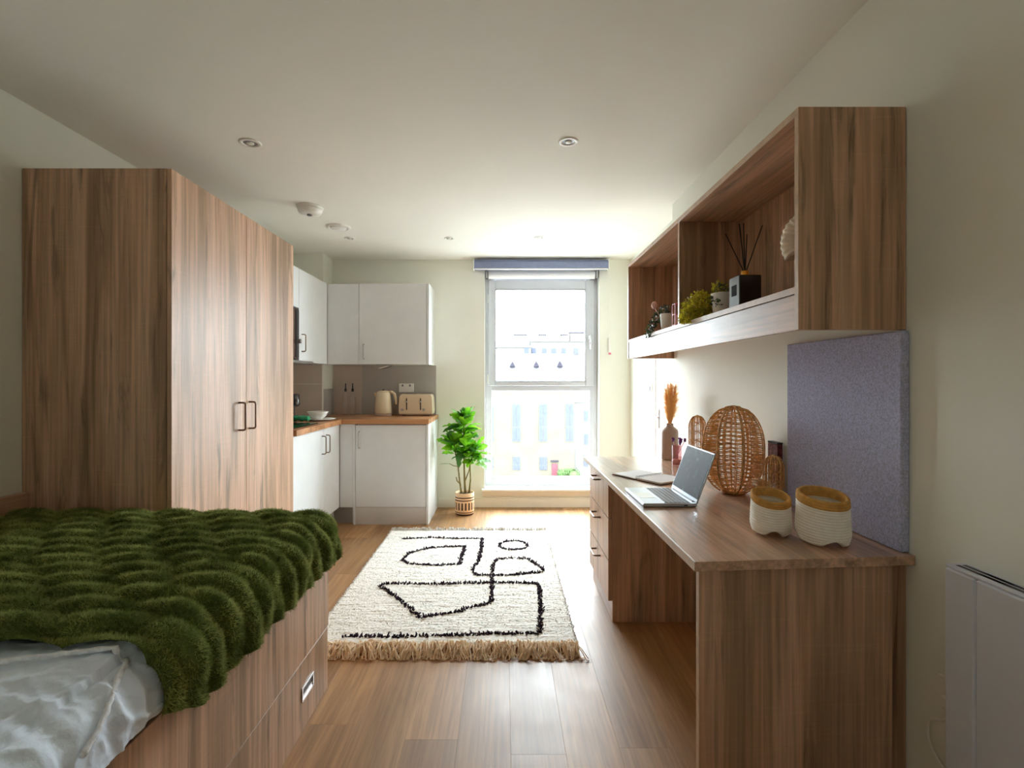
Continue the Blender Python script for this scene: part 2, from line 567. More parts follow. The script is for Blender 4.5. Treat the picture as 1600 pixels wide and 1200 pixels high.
struct(MB().box(XL-0.2, XL, YB, YW, -0.08, ZC).build('wall_left', 'wall'))
wr = MB()
wr.prism([(XR, YB), (XR2+0.2, YB), (XR2+0.2, YF), (XR2, YF), (XR2, YS), (XR, YS)], -0.08, ZC)
struct(wr.build('wall_right', 'wall'))
wf = MB()
wf.box(XL-0.2, WX0, YF, YW, -0.08, ZC, 0).box(WX1, XR2+0.2, YF, YW, -0.08, ZC, 0)
wf.box(WX0, WX1, YF, YW, WZ1, ZC, 0).box(WX0, WX1, YF, YW, -0.08, WZ0-0.02, 0)
struct(wf.build('wall_far', 'wall'))
struct(MB().box(XL-0.2, XR2+0.2, YB-0.2, YB, -0.08, ZC).build('wall_back', 'wall'))
struct(MB().box(XL-0.2, XR2+0.2, YB-0.2, YW, ZC, ZC+0.2).build('ceiling', 'ceiling'))
# pipe boxing in the kitchen corner
struct(MB().box(XL, -1.675, 4.75, YF, 0.906, ZC, 0.001).build('wall_corner_boxing', 'wall'))
# skirting
def skirting(name, x0, x1, y0, y1):
    m = MB().box(x0, x1, y0, y1, 0, 0.082, 0.001)
    dx, dy = (0.004 if x1-x0 < 0.05 else 0), (0.004 if y1-y0 < 0.05 else 0)
    m.box(x0+dx, x1-dx if dx else x1, y0+dy, y1-dy if dy else y1, 0.082, 0.095, 0.003)
    return struct(m.build(name, 'trim'))
skirting('baseboard_far', -0.64, XR2, YF-0.016, YF)
skirting('baseboard_right', XR2-0.016, XR2, 4.25, YF-0.017)
skirting('baseboard_near', XR-0.016, XR, YB, 1.37)

# ------------------------------------------------------------------ window
wd = thing('window_1', 'tall white framed window with opening upper pane and fixed lower pane', 'window', (0.375, 5.11, WZ0))
del wd['label'], wd['category']
struct(wd)
yf0, yf1 = 5.11, 5.18
def frame_rect(x0, x1, z0, z1, l, r, t, b, y0, y1, bev=0.004):
    m = MB()
    m.box(x0, x0+l, y0, y1, z0, z1, bev).box(x1-r, x1, y0, y1, z0, z1, bev)
    m.box(x0+l, x1-r, y0, y1, z1-t, z1, bev).box(x0+l, x1-r, y0, y1, z0, z0+b, bev)
    return m
fm = frame_rect(WX0+0.001, WX1-0.001, WZ0, WZ1, 0.066, 0.075, 0.085, 0.09, yf0, yf1)
fm.box(WX0+0.066, WX1-0.075, yf0-0.004, yf1, 1.135, 1.185, 0.004)
fm.build('window_frame', 'upvc', wd)
sash = frame_rect(-0.150, 0.902, 1.183, 2.238, 0.068, 0.090, 0.095, 0.046, yf0-0.022, yf1-0.03, 0.006)
sash_o = sash.build('sash', 'upvc', wd)
gk = frame_rect(-0.082, 0.812, 1.229, 2.143, 0.004, 0.004, 0.004, 0.004, yf0-0.020, yf1-0.03, 0.001)
gk.build('gasket', 'grey_plastic', sash_o)
MB().box(-0.08, 0.81, 5.138, 5.144, 1.231, 2.141, 0).build('pane', 'glass', wd)
MB().box(-0.118, 0.859, 5.148, 5.154, 0.273, 1.134, 0).build('pane', 'glass', wd)
hd = MB().box(0.842, 0.868, 5.076, 5.089, 1.62, 1.69, 0.004)
hd.tube([(0.855, 5.078, 1.665), (0.855, 5.045, 1.665), (0.855, 5.040, 1.65), (0.857, 5.040, 1.545)], [0.009, 0.009, 0.010, 0.008], 8)
hd.build('handle', 'chrome', wd, smooth=True)
for z in (2.05, 1.25):
    MB().cyl((WX0+0.032, 5.105), 0.009, z-0.045, z+0.045, 10).build('hinge', 'white_plastic', wd, smooth=True)

sill = MB().box(-0.215, 0.965, 4.955, 5.005, 0.160, 0.182, 0.005).box(WX0+0.001, WX1-0.001, 5.0, 5.109, 0.160, 0.1815, 0.001)
sill.prism([(4.962, 0.160), (5.008, 0.160), (5.008, 0.108), (4.992, 0.108)], -0.205, 0.955, 'X')
struct(sill.build('trim_1', 'trim'))

# roller blinds
bl = thing('roller_blind', 'blue grey roller blind cassette fixed above the window', 'blind', (0.36, 4.99, 2.31))
MB().prism([(4.905, 2.322), (4.915, 2.312), (4.99, 2.312), (4.99, 2.40), (4.93, 2.40), (4.905, 2.375)], -0.284, 1.005, 'X').build('cassette', 'blind', bl)
MB().box(-0.278, 1.0, 4.908, 4.93, 2.304, 2.314, 0.003).build('bottom_bar', 'blind_white', bl)
for x in (-0.291, 1.005):
    MB().box(x, x+0.008, 4.9, 4.995, 2.306, 2.402, 0.002).build('end_cap', 'white_plastic', bl)
ch = MB()
for dx in (-0.008, 0.008):
    ch.tube([(1.035+dx, 4.985, 2.35), (1.035+dx, 4.985, 1.60)], 0.0012, 5)
ch.build('cord', 'white_plastic', bl)
tg = MB().box(1.020, 1.050, 4.992, 5.008, 1.485, 1.655, 0.004).build('cord_tensioner', 'white_plastic', bl)
MB().box(1.022, 1.048, 4.988, 4.993, 1.49, 1.51, 0.002).build('warning_label', 'pink_wire', tg)
b2 = thing('recess_blind', 'white rolled blind inside the window recess under the blue one', 'blind', (0.375, 5.05, 2.24))
rp = [(0.5*(0.085)*math.cos(a*PI/8)+5.055, 0.5*0.088*math.sin(a*PI/8)+2.283) for a in range(16)]
MB().prism(rp, -0.148, 0.898, 'X').build('roll', 'blind_white', b2)
for x in (-0.178, 0.905):
    MB().box(x, x+0.022, 5.01, 5.10, 2.242, 2.328, 0.003).build('bracket', 'steel', b2)

# door and switch in the recess beyond the desk
dr = struct(MB().box(XR2-0.012, XR2-0.002, 3.44, 4.13, 0.004, 2.03, 0.002).build('door_1', 'white_plastic'))
dh = MB().box(XR2-0.018, XR2-0.012, 4.035, 4.085, 0.86, 1.02, 0.003)
dh.tube([(XR2-0.014, 4.06, 0.945), (XR2-0.06, 4.06, 0.945), (XR2-0.062, 4.05, 0.945), (XR2-0.062, 3.94, 0.945)], 0.009, 8)
dh.build('door_handle', 'chrome', dr, smooth=False)
dc = MB().box(XR2-0.018, XR2, 4.135, 4.20, 0, 2.10, 0.004).box(XR2-0.018, XR2, 3.44, 4.135, 2.035, 2.10, 0.004)
struct(dc.build('trim_2', 'trim'))
struct(MB().box(XR2-0.008, XR2, 4.131, 4.137, 0.0, 2.03, 0).build('trim_3', 'grey_plastic'))
sw = thing('light_switch', 'white light switch plate on the wall beside the white door', 'switch', (XR2, 4.30, 1.17))
MB().box(XR2-0.010, XR2, 4.26, 4.345, 1.128, 1.213, 0.003).build('plate', 'white_plastic', sw)
MB().box(XR2-0.014, XR2-0.009, 4.29, 4.315, 1.15, 1.19, 0.002).build('rocker', 'grey_plastic', sw)

# ------------------------------------------------------------------ wardrobe
wx, wy0, wy1, wz = -1.399, 2.156, 3.405, 2.135
wdrb = thing('wardrobe', 'tall two door oak effect wardrobe behind the bed', 'wardrobe', (-1.715, 2.78, 0))
MB().box(XL+0.002, wx-0.021, wy0, wy0+0.02, 0, wz, 0.001).build('side_panel', 'oak_z', wdrb)
MB().box(XL+0.002, wx-0.021, wy1-0.02, wy1, 0, wz, 0.001).build('side_panel', 'oak_z', wdrb)
MB().box(XL+0.002, wx-0.021, wy0+0.02, wy1-0.02, wz-0.02, wz, 0.001).build('top_panel', 'oak_y', wdrb)
MB().box(XL+0.002, XL+0.012, wy0+0.02, wy1-0.02, 0.05, wz-0.02, 0.001).build('back_panel', 'oak_z', wdrb)
MB().box(XL+0.012, wx-0.04, wy0+0.02, wy1-0.02, 0.08, 0.1, 0.001).build('shelf', 'oak_y', wdrb)
MB().box(wx-0.06, wx-0.042, wy0+0.02, wy1-0.02, 0.0, 0.08, 0.001).build('plinth', 'oak_y', wdrb)
ym = 2.784
for (a, b, hy, mt) in ((wy0, ym-0.0015, 2.705, 'oak_z2'), (ym+0.0015, wy1, 2.815, 'oak_z3')):
    d = MB().box(wx-0.019, wx, a, b, 0.085, wz-0.001, 0.0015).build('door', mt, wdrb)
    MB().tube(rounded_u((wx, hy, 0.978), (wx, hy, 1.123), (0.036, 0, 0), 4, 0.013), 0.0052, 8).build('handle', 'bronze', d, smooth=True)

# ------------------------------------------------------------------ kitchen
KY = 4.396          # front plane of the back run
KX = -1.41          # front plane of the left run
UY = 4.66           # front plane of the back wall cabinets
UX = -1.607         # front plane of the left wall cabinets
def bow_z(x, y, z0, z1, out):
    return MB().tube(rounded_u((x, y, z0), (x, y, z1), out, 4, 0.012), 0.0045, 8)

c1 = thing('base_cabinet', 'pale base cabinet with one door right behind the wardrobe, under the hob', 'cabinet', (-1.72, 3.717, 0))
MB().box(XL+0.002, KX-0.022, 3.425, 4.012, 0.148, 0.864).build('carcass', 'cabinet', c1)
d = MB().box(KX-0.019, KX, 3.425, 4.012, 0.15, 0.862, 0.0015).build('door', 'cabinet', c1)
bow_z(KX, 3.972, 0.668, 0.806, (0.032, 0, 0)).build('handle', 'bronze', d, smooth=True)
MB().box(KX-0.06, KX-0.045, 3.425, 4.012, 0, 0.147).build('plinth', 'plinth', c1)
c2 = thing('base_cabinet', 'narrow pale base cabinet with one door in the kitchen corner', 'cabinet', (-1.72, 4.2, 0))
MB().box(XL+0.002, KX-0.022, 4.015, KY-0.004, 0.148, 0.864).build('carcass', 'cabinet', c2)
d = MB().box(KX-0.019, KX, 4.016, KY-0.004, 0.15, 0.862, 0.0015).build('door', 'cabinet', c2)
bow_z(KX, 4.062, 0.668, 0.806, (0.032, 0, 0)).build('handle', 'bronze', d, smooth=True)
MB().box(KX-0.06, KX-0.045, 4.015, KY-0.004, 0, 0.147).build('plinth', 'plinth', c2)
c3 = thing('base_cabinet', 'pale base unit with single wide door and kickboard, under kettle and toaster', 'cabinet', (-0.97, 4.7, 0))
MB().box(-1.26, -0.67, KY+0.022, 5.0, 0.148, 0.864).build('carcass', 'cabinet', c3)
d = MB().box(-1.272, -0.668, KY, KY+0.019, 0.15, 0.855, 0.0015).build('door', 'cabinet', c3)
bow_z(-1.238, KY, 0.66, 0.80, (0, -0.03, 0)).build('handle', 'steel', d, smooth=True)
MB().box(-1.276, -0.666, KY+0.004, KY+0.02, 0.0, 0.147).build('plinth', 'kickboard', c3)
MB().box(-1.295, -1.276, KY-0.002, 5.0, 0, 0.864).build('end_panel', 'cabinet', c3)
MB().box(-0.665, -0.645, KY-0.004, 5.0, 0, 0.864).build('end_panel', 'cabinet', c3)
MB().box(KX+0.001, -1.296, KY+0.002, KY+0.02, 0.148, 0.864).build('filler_panel', 'cabinet', c3)
MB().box(KX-0.062, -1.296, KY+0.055, KY+0.07, 0.0, 0.148).build('filler_plinth', 'plinth', c3)

wt = MB()
wt.prism([(XL+0.002, 3.425), (-1.385, 3.425), (-1.385, 4.372), (-0.640, 4.372), (-0.640, YF-0.002), (XL+0.002, YF-0.002)], 0.866, 0.906)
tag(wt.build('worktop', 'worktop', origin=(-1.4, 4.7, 0.866)), 'oak effect L shaped kitchen worktop on the pale base units', 'worktop')

hb = thing('hob', 'black glass hob let into the worktop behind the wardrobe', 'hob', (-1.7, 3.72, 0.906))
MB().box(-1.95, -1.44, 3.45, 3.98, 0.9062, 0.912, 0.002).build('glass_top', 'black_gloss', hb)
for (x, y, r) in ((-1.81, 3.58, 0.09), (-1.81, 3.83, 0.075), (-1.57, 3.58, 0.075), (-1.57, 3.83, 0.09)):
    MB().lathe([(r, 0.9121), (r, 0.9127), (r-0.004, 0.9127)], (x, y), 32, False, False).build('burner_ring', 'grey_plastic', hb)

u1 = thing('wall_cabinet', 'pale wall cabinet above the built-in microwave, beside the wardrobe', 'cabinet', (-1.8, 3.72, 1.80))
MB().box(XL+0.002, UX-0.021, 3.425, 4.018, 1.806, 2.12).build('carcass', 'cabinet', u1)
MB().box(UX-0.019, UX, 3.425, 4.017, 1.808, 2.12, 0.0015).build('door', 'cabinet', u1)
mw = thing('microwave', 'dark brown built-in microwave beneath the small wall cabinet', 'microwave', (-1.8, 3.72, 1.385))
MB().box(XL+0.002, UX-0.021, 3.427, 4.016, 1.40, 1.803).build('housing', 'dark_plastic', mw)
MB().box(UX-0.02, UX-0.002, 3.43, 4.014, 1.405, 1.80, 0.002).build('door', 'brown_glass', mw)
MB().box(UX-0.002, UX+0.004, 3.96, 4.012, 1.42, 1.79, 0.002).build('control_strip', 'dark_plastic', mw)
kn = MB()
kn.tube([(UX+0.002, 3.985, 1.545), (UX+0.03, 3.985, 1.545)], 0.018, 14)
kn.build('knob', 'steel', mw)
hh = thing('cooker_hood', 'slim steel cooker hood fixed under the microwave', 'hood', (-1.8, 3.72, 1.36))
MB().box(XL+0.002, UX+0.01, 3.43, 4.3, 1.372, 1.396, 0.004).build('hood_body', 'steel', hh)
MB().box(UX-0.1, UX-0.03, 3.80, 3.92, 1.368, 1.373, 0.002).build('lamp_lens', 'white_plastic', hh)

u2 = thing('wall_cabinet', 'pale wall cabinet with one bronze handle on the side wall, above the wine glass', 'cabinet', (-1.8, 4.35, 1.385))
MB().box(XL+0.002, UX-0.021, 4.022, 4.748, 1.388, 2.12).build('carcass', 'cabinet', u2)
d = MB().box(UX-0.019, UX, 4.022, UY-0.003, 1.386, 2.12, 0.0015).build('door', 'cabinet', u2)
bow_z(UX, 4.075, 1.47, 1.605, (0.032, 0, 0)).build('handle', 'bronze', d, smooth=True)
u3 = thing('wall_cabinet', 'pale wall cabinet with a wide door above the kettle and toaster', 'cabinet', (-1.0, 4.85, 1.385))
MB().box(-1.66, -0.70, UY+0.022, YF-0.002, 1.388, 2.12).build('carcass', 'cabinet', u3)
d = MB().box(-1.316, -0.703, UY, UY+0.019, 1.386, 2.122, 0.0015).build('door', 'cabinet', u3)
bow_z(-1.272, UY, 1.435, 1.565, (0, -0.03, 0)).build('handle', 'steel', d, smooth=True)
MB().box(UX+0.001, -1.319, UY+0.006, UY+0.02, 1.386, 2.12, 0.001).build('filler_panel', 'cabinet', u3)
MB().box(-0.70, -0.68, UY-0.002, YF-0.002, 1.384, 2.122, 0.001).build('end_panel', 'cabinet', u3)

sp = thing('splashback', 'taupe two piece splashback behind the wine glass with white corner trim', 'splashback', (-1.85, 4.745, 0.906))
MB().box(XL+0.003, -1.683, 4.742, 4.749, 0.907, 1.203, 0.001).build('panel', 'splash', sp)
MB().box(XL+0.003, -1.683, 4.743, 4.749, 1.207, 1.384, 0.001).build('panel', 'splash', sp)
sp2 = thing('splashback', 'grey and taupe splashback behind the oil bottles, kettle and toaster', 'splashback', (-1.2, 5.0, 0.906))
MB().box(-1.674, -1.669, 4.755, YF-0.002, 0.907, 1.16, 0.001).build('panel', 'plinth', sp2)
MB().box(-1.664, -1.392, YF-0.008, YF-0.001, 0.907, 1.384, 0.001).build('panel', 'splash', sp2)
MB().box(-1.388, -0.66, YF-0.005, YF-0.001, 0.907, 1.384, 0.001).build('panel', 'plinth', sp2)
MB().box(-1.684, -1.672, 4.740, 4.752, 0.907, 1.384, 0.001).build('corner_trim', 'white_plastic', sp)

ul = thing('under_cabinet_light', 'small wedge shaped steel light under the wall cabinet above the kettle', 'light', (-1.13, 4.82, 1.385))
MB().prism([(-1.185, 1.384), (-1.185, 1.352), (-1.15, 1.346), (-1.065, 1.372), (-1.065, 1.384)], 4.78, 4.90, 'Y').build('housing', 'steel', ul)
MB().prism([(-1.175, 1.353), (-1.15, 1.348), (-1.075, 1.371), (-1.08, 1.375)], 4.775, 4.781, 'Y').build('lens', 'white_plastic', ul)

def socket(name, label, axis, c, n=2):
    s = thing(name, label, 'socket', c)
    x, y, z = c
    if axis == 'Y':
        MB().box(x-0.073, x+0.073, y-0.009, y, z-0.043, z+0.043, 0.003).build('plate', 'white_plastic', s)
        for dx in (-0.036, 0.036):
            MB().box(x+dx-0.008, x+dx+0.008, y-0.013, y-0.008, z+0.014, z+0.034, 0.002).build('rocker', 'grey_plastic', s)
    else:
        MB().box(x-0.009, x, y-0.043, y+0.043, z-0.043, z+0.043, 0.003).build('plate', 'white_plastic', s)
        MB().box(x-0.013, x-0.008, y-0.010, y+0.010, z+0.014, z+0.034, 0.002).build('rocker', 'grey_plastic', s)
    return s
socket('double_socket', 'white double socket on the splashback behind the toaster', 'Y', (-0.95, YF-0.006, 1.165))

# kettle
kx, ky, kz = -1.135, 4.83, 0.9065
kt = thing('kettle', 'cream kettle with lid and curved handle on the worktop', 'kettle', (kx, ky, kz))
MB().lathe([(0.076, kz), (0.08, kz+0.006), (0.08, kz+0.018), (0.072, kz+0.02)], (kx, ky), 32).build('base', 'vase', kt, smooth=True)
MB().lathe([(0.078, kz+0.021), (0.081, kz+0.03), (0.078, kz+0.09), (0.071, kz+0.16), (0.063, kz+0.215), (0.058, kz+0.222)], (kx, ky), 36).build('body', 'cream', kt, smooth=True)
MB().lathe([(0.058, kz+0.222), (0.056, kz+0.228), (0.035, kz+0.236), (0.004, kz+0.238)], (kx, ky), 28).build('lid', 'cream', kt, smooth=True)
MB().tube([(kx-0.006, ky, kz+0.238), (kx+0.004, ky, kz+0.246)], 0.007, 8).build('lid_knob', 'dark_plastic', kt)
MB().prism([(kx-0.060, kz+0.215), (kx-0.088, kz+0.218), (kx-0.066, kz+0.160)], ky-0.014, ky+0.014, 'Y').build('spout', 'cream', kt)
MB().tube([(kx+0.045, ky, kz+0.222), (kx+0.082, ky, kz+0.222), (kx+0.105, ky, kz+0.205), (kx+0.116, ky, kz+0.165), (kx+0.122, ky, kz+0.12), (kx+0.120, ky, kz+0.105)],
          [0.012, 0.013, 0.013, 0.012, 0.010, 0.006], 10).build('handle', 'cream', kt, smooth=True)
# toaster
tx0, tx1, ty0, ty1, tz = -0.985, -0.668, 4.80, 4.985, 0.9065
to = thing('toaster', 'cream four slice toaster with two levers at the worktop end', 'toaster', ((tx0+tx1)/2, (ty0+ty1)/2, tz))
prof = [(tx0+0.004, tz+0.02), (tx0, tz+0.04), (tx0+0.006, tz+0.17), (tx0+0.018, tz+0.196), (tx0+0.035, tz+0.203),
        (tx1-0.035, tz+0.203), (tx1-0.018, tz+0.196), (tx1-0.006, tz+0.17), (tx1, tz+0.04), (tx1-0.004, tz+0.02)]
MB().prism(prof, ty0, ty1, 'Y').build('body', 'cream', to)
MB().box(tx0+0.004, tx1-0.004, ty0+0.004, ty1-0.004, tz+0.008, tz+0.0195, 0.003).build('base', 'vase', to)
for x in (tx0+0.03, tx1-0.05):
    for y in (ty0+0.02, ty1-0.04):
        MB().box(x, x+0.02, y, y+0.02, tz, tz+0.008, 0.002).build('foot', 'grey_plastic', to)
for x in (tx0+0.075, tx0+0.205):
    MB().box(x-0.005, x+0.005, ty0-0.001, ty0+0.004, tz+0.055, tz+0.165, 0.001).build('lever_slot', 'dark_plastic', to)
    MB().box(x-0.012, x+0.012, ty0-0.022, ty0-0.001, tz+0.125, tz+0.138, 0.004).build('lever', 'chrome', to)
for x in (tx0+0.035, tx0+0.236):
    m = MB().tube([(x, ty0+0.002, tz+0.058), (x, ty0-0.014, tz+0.058)], 0.013, 16)
    m.build('dial', 'steel', to)
for x in (tx0+0.05, tx0+0.19):
    for y in (ty0+0.05, ty0+0.105):
        MB().box(x, x+0.1, y, y+0.028, tz+0.2025, tz+0.204, 0.0005).build('bread_slot', 'dark_plastic', to)
# oil bottles
for (bx, lab) in ((-1.51, 'clear glass oil bottle with black pourer, nearer the corner'), (-1.443, 'clear glass oil bottle with black pourer, nearer the kettle')):
    by, bz = 4.89, 0.9065
    b = thing('oil_bottle', lab, 'bottle', (bx, by, bz), 'glass oil bottles on the worktop')
    MB().lathe([(0.024, bz), (0.028, bz+0.004), (0.028, bz+0.15), (0.024, bz+0.175), (0.011, bz+0.195), (0.011, bz+0.228), (0.013, bz+0.232)], (bx, by), 24).build('bottle_body', 'bottle_glass', b, smooth=True)
    MB().lathe([(0.011, bz+0.226), (0.012, bz+0.25), (0.006, bz+0.256), (0.005, bz+0.30), (0.0045, bz+0.305)], (bx, by), 12).build('pourer', 'dark_plastic', b, smooth=True)
# plates, bowl, wine glass, cloth
def plate(c, r, lab):
    z = c[2]
    o = MB().lathe([(r*0.55, z), (r*0.6, z+0.003), (r, z+0.014), (r, z+0.017), (r*0.92, z+0.014), (r*0.6, z+0.006), (0.002, z+0.0055)], c[:2], 40).build('plate', 'ceramic', origin=c, smooth=True)
    tag(o, lab, 'plate', 'dinner plates by the hob')
plate((-1.52, 4.25, 0.9065), 0.12, 'white dinner plate underneath the bowl')
plate((-1.74, 4.12, 0.9065), 0.118, 'white dinner plate beneath the wine glass and green cloth')
bx, by, bz = -1.545, 4.26, 0.9145
bo = MB().lathe([(0.034, bz), (0.038, bz+0.004), (0.062, bz+0.026), (0.085, bz+0.066), (0.082, bz+0.067), (0.058, bz+0.028), (0.03, bz+0.009), (0.002, bz+0.008)], (bx, by), 36).build('bowl', 'ceramic', origin=(bx, by, bz), smooth=True)
tag(bo, 'white flared bowl standing on a plate at the worktop corner', 'bowl')
gx, gy, gz = -1.70, 4.16, 0.9145
g = thing('wine_glass', 'smoked grey wine glass with straight bowl and thin stem', 'glass', (gx, gy, gz))
MB().lathe([(0.034, gz), (0.034, gz+0.002), (0.006, gz+0.006), (0.0038, gz+0.02), (0.0038, gz+0.10), (0.008, gz+0.108)], (gx, gy), 20).build('stem', 'smoke_glass', g, smooth=True)
MB().lathe([(0.006, gz+0.108), (0.036, gz+0.116), (0.043, gz+0.13), (0.0385, gz+0.215), (0.037, gz+0.215), (0.041, gz+0.131), (0.034, gz+0.119), (0.003, gz+0.113)], (gx, gy), 28, False, False).build('bowl', 'smoke_glass', g, smooth=True)
gc = MB()
n1, n2 = 16, 8
vs = []
for i in range(n1+1):
    for k in range(n2):
        a = 2*PI*k/n2
        r = 0.026 + 0.006*math.sin(i*1.3+k*2.0)
        vs.append((-1.72 + 0.18*i/n1, 4.035 + r*math.cos(a)*1.4 + 0.01*math.sin(i*0.9), 0.9125+0.028 + r*math.sin(a)*0.8))
fs = [[i*n2+k, i*n2+(k+1) % n2, (i+1)*n2+(k+1) % n2, (i+1)*n2+k] for i in range(n1) for k in range(n2)]
fs += [list(range(n2)), [n1*n2+k for k in range(n2)]]
o = gc.add(vs, fs).build('napkin', 'green_cloth', origin=(-1.63, 4.035, 0.9125), smooth=True)
tag(o, 'rolled green cloth lying by the hob', 'cloth')

# ------------------------------------------------------------------ ceiling fittings
def downlight(x, y, r, label, grp='recessed downlights'):
    t = thing('downlight', label, 'downlight', (x, y, ZC), grp)
    MB().lathe([(r, ZC), (r, ZC-0.003), (r*0.93, ZC-0.006), (r*0.66, ZC-0.005), (r*0.62, ZC-0.0005)], (x, y), 36, False, False).build('bezel', 'white_plastic', t, smooth=True)
    MB().lathe([(r*0.64, ZC-0.002), (r*0.5, ZC-0.0012), (r*0.05, ZC-0.001)], (x, y), 28, False, True).build('reflector', 'grey_plastic', t, smooth=True)
    MB().ball((x, y, ZC-0.003), r*0.36, 14, (1, 1, 0.35)).build('lamp', 'ceramic', t, smooth=True)
downlight(-1.257, 2.54, 0.053, 'white recessed downlight above the wardrobe doors')
downlight(0.319, 2.525, 0.049, 'white recessed downlight above the rug, nearest the wall shelf')
downlight(-1.277, 4.25, 0.044, 'small recessed downlight above the kitchen corner')
downlight(-0.45, 4.25, 0.044, 'small recessed downlight above the wide kitchen cabinet end')
downlight(0.296, 4.23, 0.044, 'small recessed downlight in front of the window blind')
sd = thing('smoke_detector', 'white round smoke detector on the ceiling by the wardrobe', 'smoke detector', (-1.316, 3.48, ZC))
c = (-1.316, 3.48)
MB().lathe([(0.088, ZC), (0.088, ZC-0.012), (0.084, ZC-0.016)], c, 36).build('base', 'white_plastic', sd, smooth=True)
MB().lathe([(0.080, ZC-0.016), (0.078, ZC-0.034), (0.070, ZC-0.046), (0.045, ZC-0.055), (0.003, ZC-0.057)], c, 36).build('cover', 'white_plastic', sd, smooth=True)
MB().cyl((-1.316, 3.47), 0.016, ZC-0.064, ZC-0.055, 16).build('test_button', 'grey_plastic', sd, smooth=True)
vt = thing('ceiling_vent', 'white round air valve on the ceiling past the smoke detector', 'vent', (-1.267, 3.93, ZC))
c = (-1.267, 3.93)
MB().lathe([(0.092, ZC), (0.090, ZC-0.008), (0.074, ZC-0.014), (0.066, ZC-0.004)], c, 36, False, False).build('ring', 'white_plastic', vt, smooth=True)
MB().lathe([(0.030, ZC), (0.060, ZC-0.010), (0.056, ZC-0.018), (0.003, ZC-0.020)], c, 36).build('disc', 'white_plastic', vt, smooth=True)

# ------------------------------------------------------------------ bed
BX, BY0, BY1 = -0.707, 0.06, 2.065
bed = thing('bed', 'oak effect storage bed with drawers along the near wall side', 'bed', (-1.36, 1.06, 0))
bed['label'] = 'oak effect storage bed with drawer base under the green throw'
MB().box(XL+0.04, BX-0.022, BY0+0.02, BY1-0.02, 0.02, 0.47).build('bed_base', 'oak_y', bed)
MB().box(BX-0.02, BX, BY0, BY1, 0.257, 0.555, 0.001).build('side_rail', 'oak_z3', bed)
MB().box(XL+0.04, BX-0.021, BY1-0.02, BY1, 0.0, 0.555, 0.001).build('foot_panel', 'oak_z', bed)
MB().box(XL+0.003, XL+0.035, BY0, 2.15, 0.0, 0.772, 0.001).build('wall_panel', 'oak_y', bed)
for (a, b, hy) in ((1.072, BY1, 1.852), (BY0, 1.068, 0.3)):
    d = MB().box(BX-0.022, BX-0.003, a, b, 0.003, 0.249, 0.001).build('drawer', 'oak_z2', bed)
    MB().box(BX-0.022, BX-0.004, a, b, 0.2485, 0.2505, 0.0).build('drawer_edge', 'oak_edge', d)
    h = frame_rect(0, 0.11, 0.108, 0.16, 0.009, 0.009, 0.008, 0.008, 0, 0.004, 0.001)
    h.v = [(BX-0.0035+v[1], hy-0.055+v[0], v[2]) for v in h.v]
    h.box(BX-0.0032, BX-0.0022, hy-0.047, hy+0.047, 0.115, 0.128, 0.0003)
    h.build('handle', 'chrome', d)
    MB().box(BX-0.0035, BX-0.0025, hy-0.047, hy+0.047, 0.128, 0.153, 0.0).build('finger_recess', 'dark_plastic', d)
m = MB()
m.box(XL+0.04, BX-0.03, BY0+0.03, BY1-0.03, 0.472, 0.62, 0.03)
tag(m.build('mattress', 'duvet', origin=(-1.36, 1.06, 0.472)), 'white mattress on the storage bed under the duvet', 'mattress')

def fold(d, r):
    """arc-length d past an edge: returns (outward, downward) for a rounded edge radius r"""
    L = r*PI/2
    a = np.clip(d, 0, L)/r
    out = np.where(d <= 0, d, r*np.sin(a))
    down = np.where(d <= 0, 0, r*(1-np.cos(a)))
    down = down + np.maximum(d-L, 0)
    return out, down

def sheet(na, nb, a0, a1, b0, b1, pos, disp):
    """grid a x b -> positions with displacement along the normal"""
    A, B = np.meshgrid(np.linspace(a0, a1, na), np.linspace(b0, b1, nb), indexing='ij')
    P = pos(A, B)
    Ta = np.gradient(P, axis=0); Tb = np.gradient(P, axis=1)
    N = np.cross(Ta, Tb); N /= np.linalg.norm(N, axis=2, keepdims=True)+1e-12
    P = P + N*disp(A, B)[..., None]
    Ta = np.gradient(P, axis=0); Tb = np.gradient(P, axis=1)
    N2 = np.cross(Ta, Tb); N2 /= np.linalg.norm(N2, axis=2, keepdims=True)+1e-12
    i = np.arange(na-1)[:, None]*nb + np.arange(nb-1)[None, :]
    F = np.stack([i, i+nb, i+nb+1, i+1], axis=-1).reshape(-1, 4)
    return P, N2, F

def vnoise(A, B, f, seed=0):
    r = np.random.default_rng(seed)
    s = 0
    for k in range(7):
        th = r.uniform(0, 2*PI); ph = r.uniform(0, 2*PI); q = f*r.uniform(0.6, 1.5)
        s = s + np.sin(q*(A*np.cos(th)+B*np.sin(th))+ph)
    return s/7

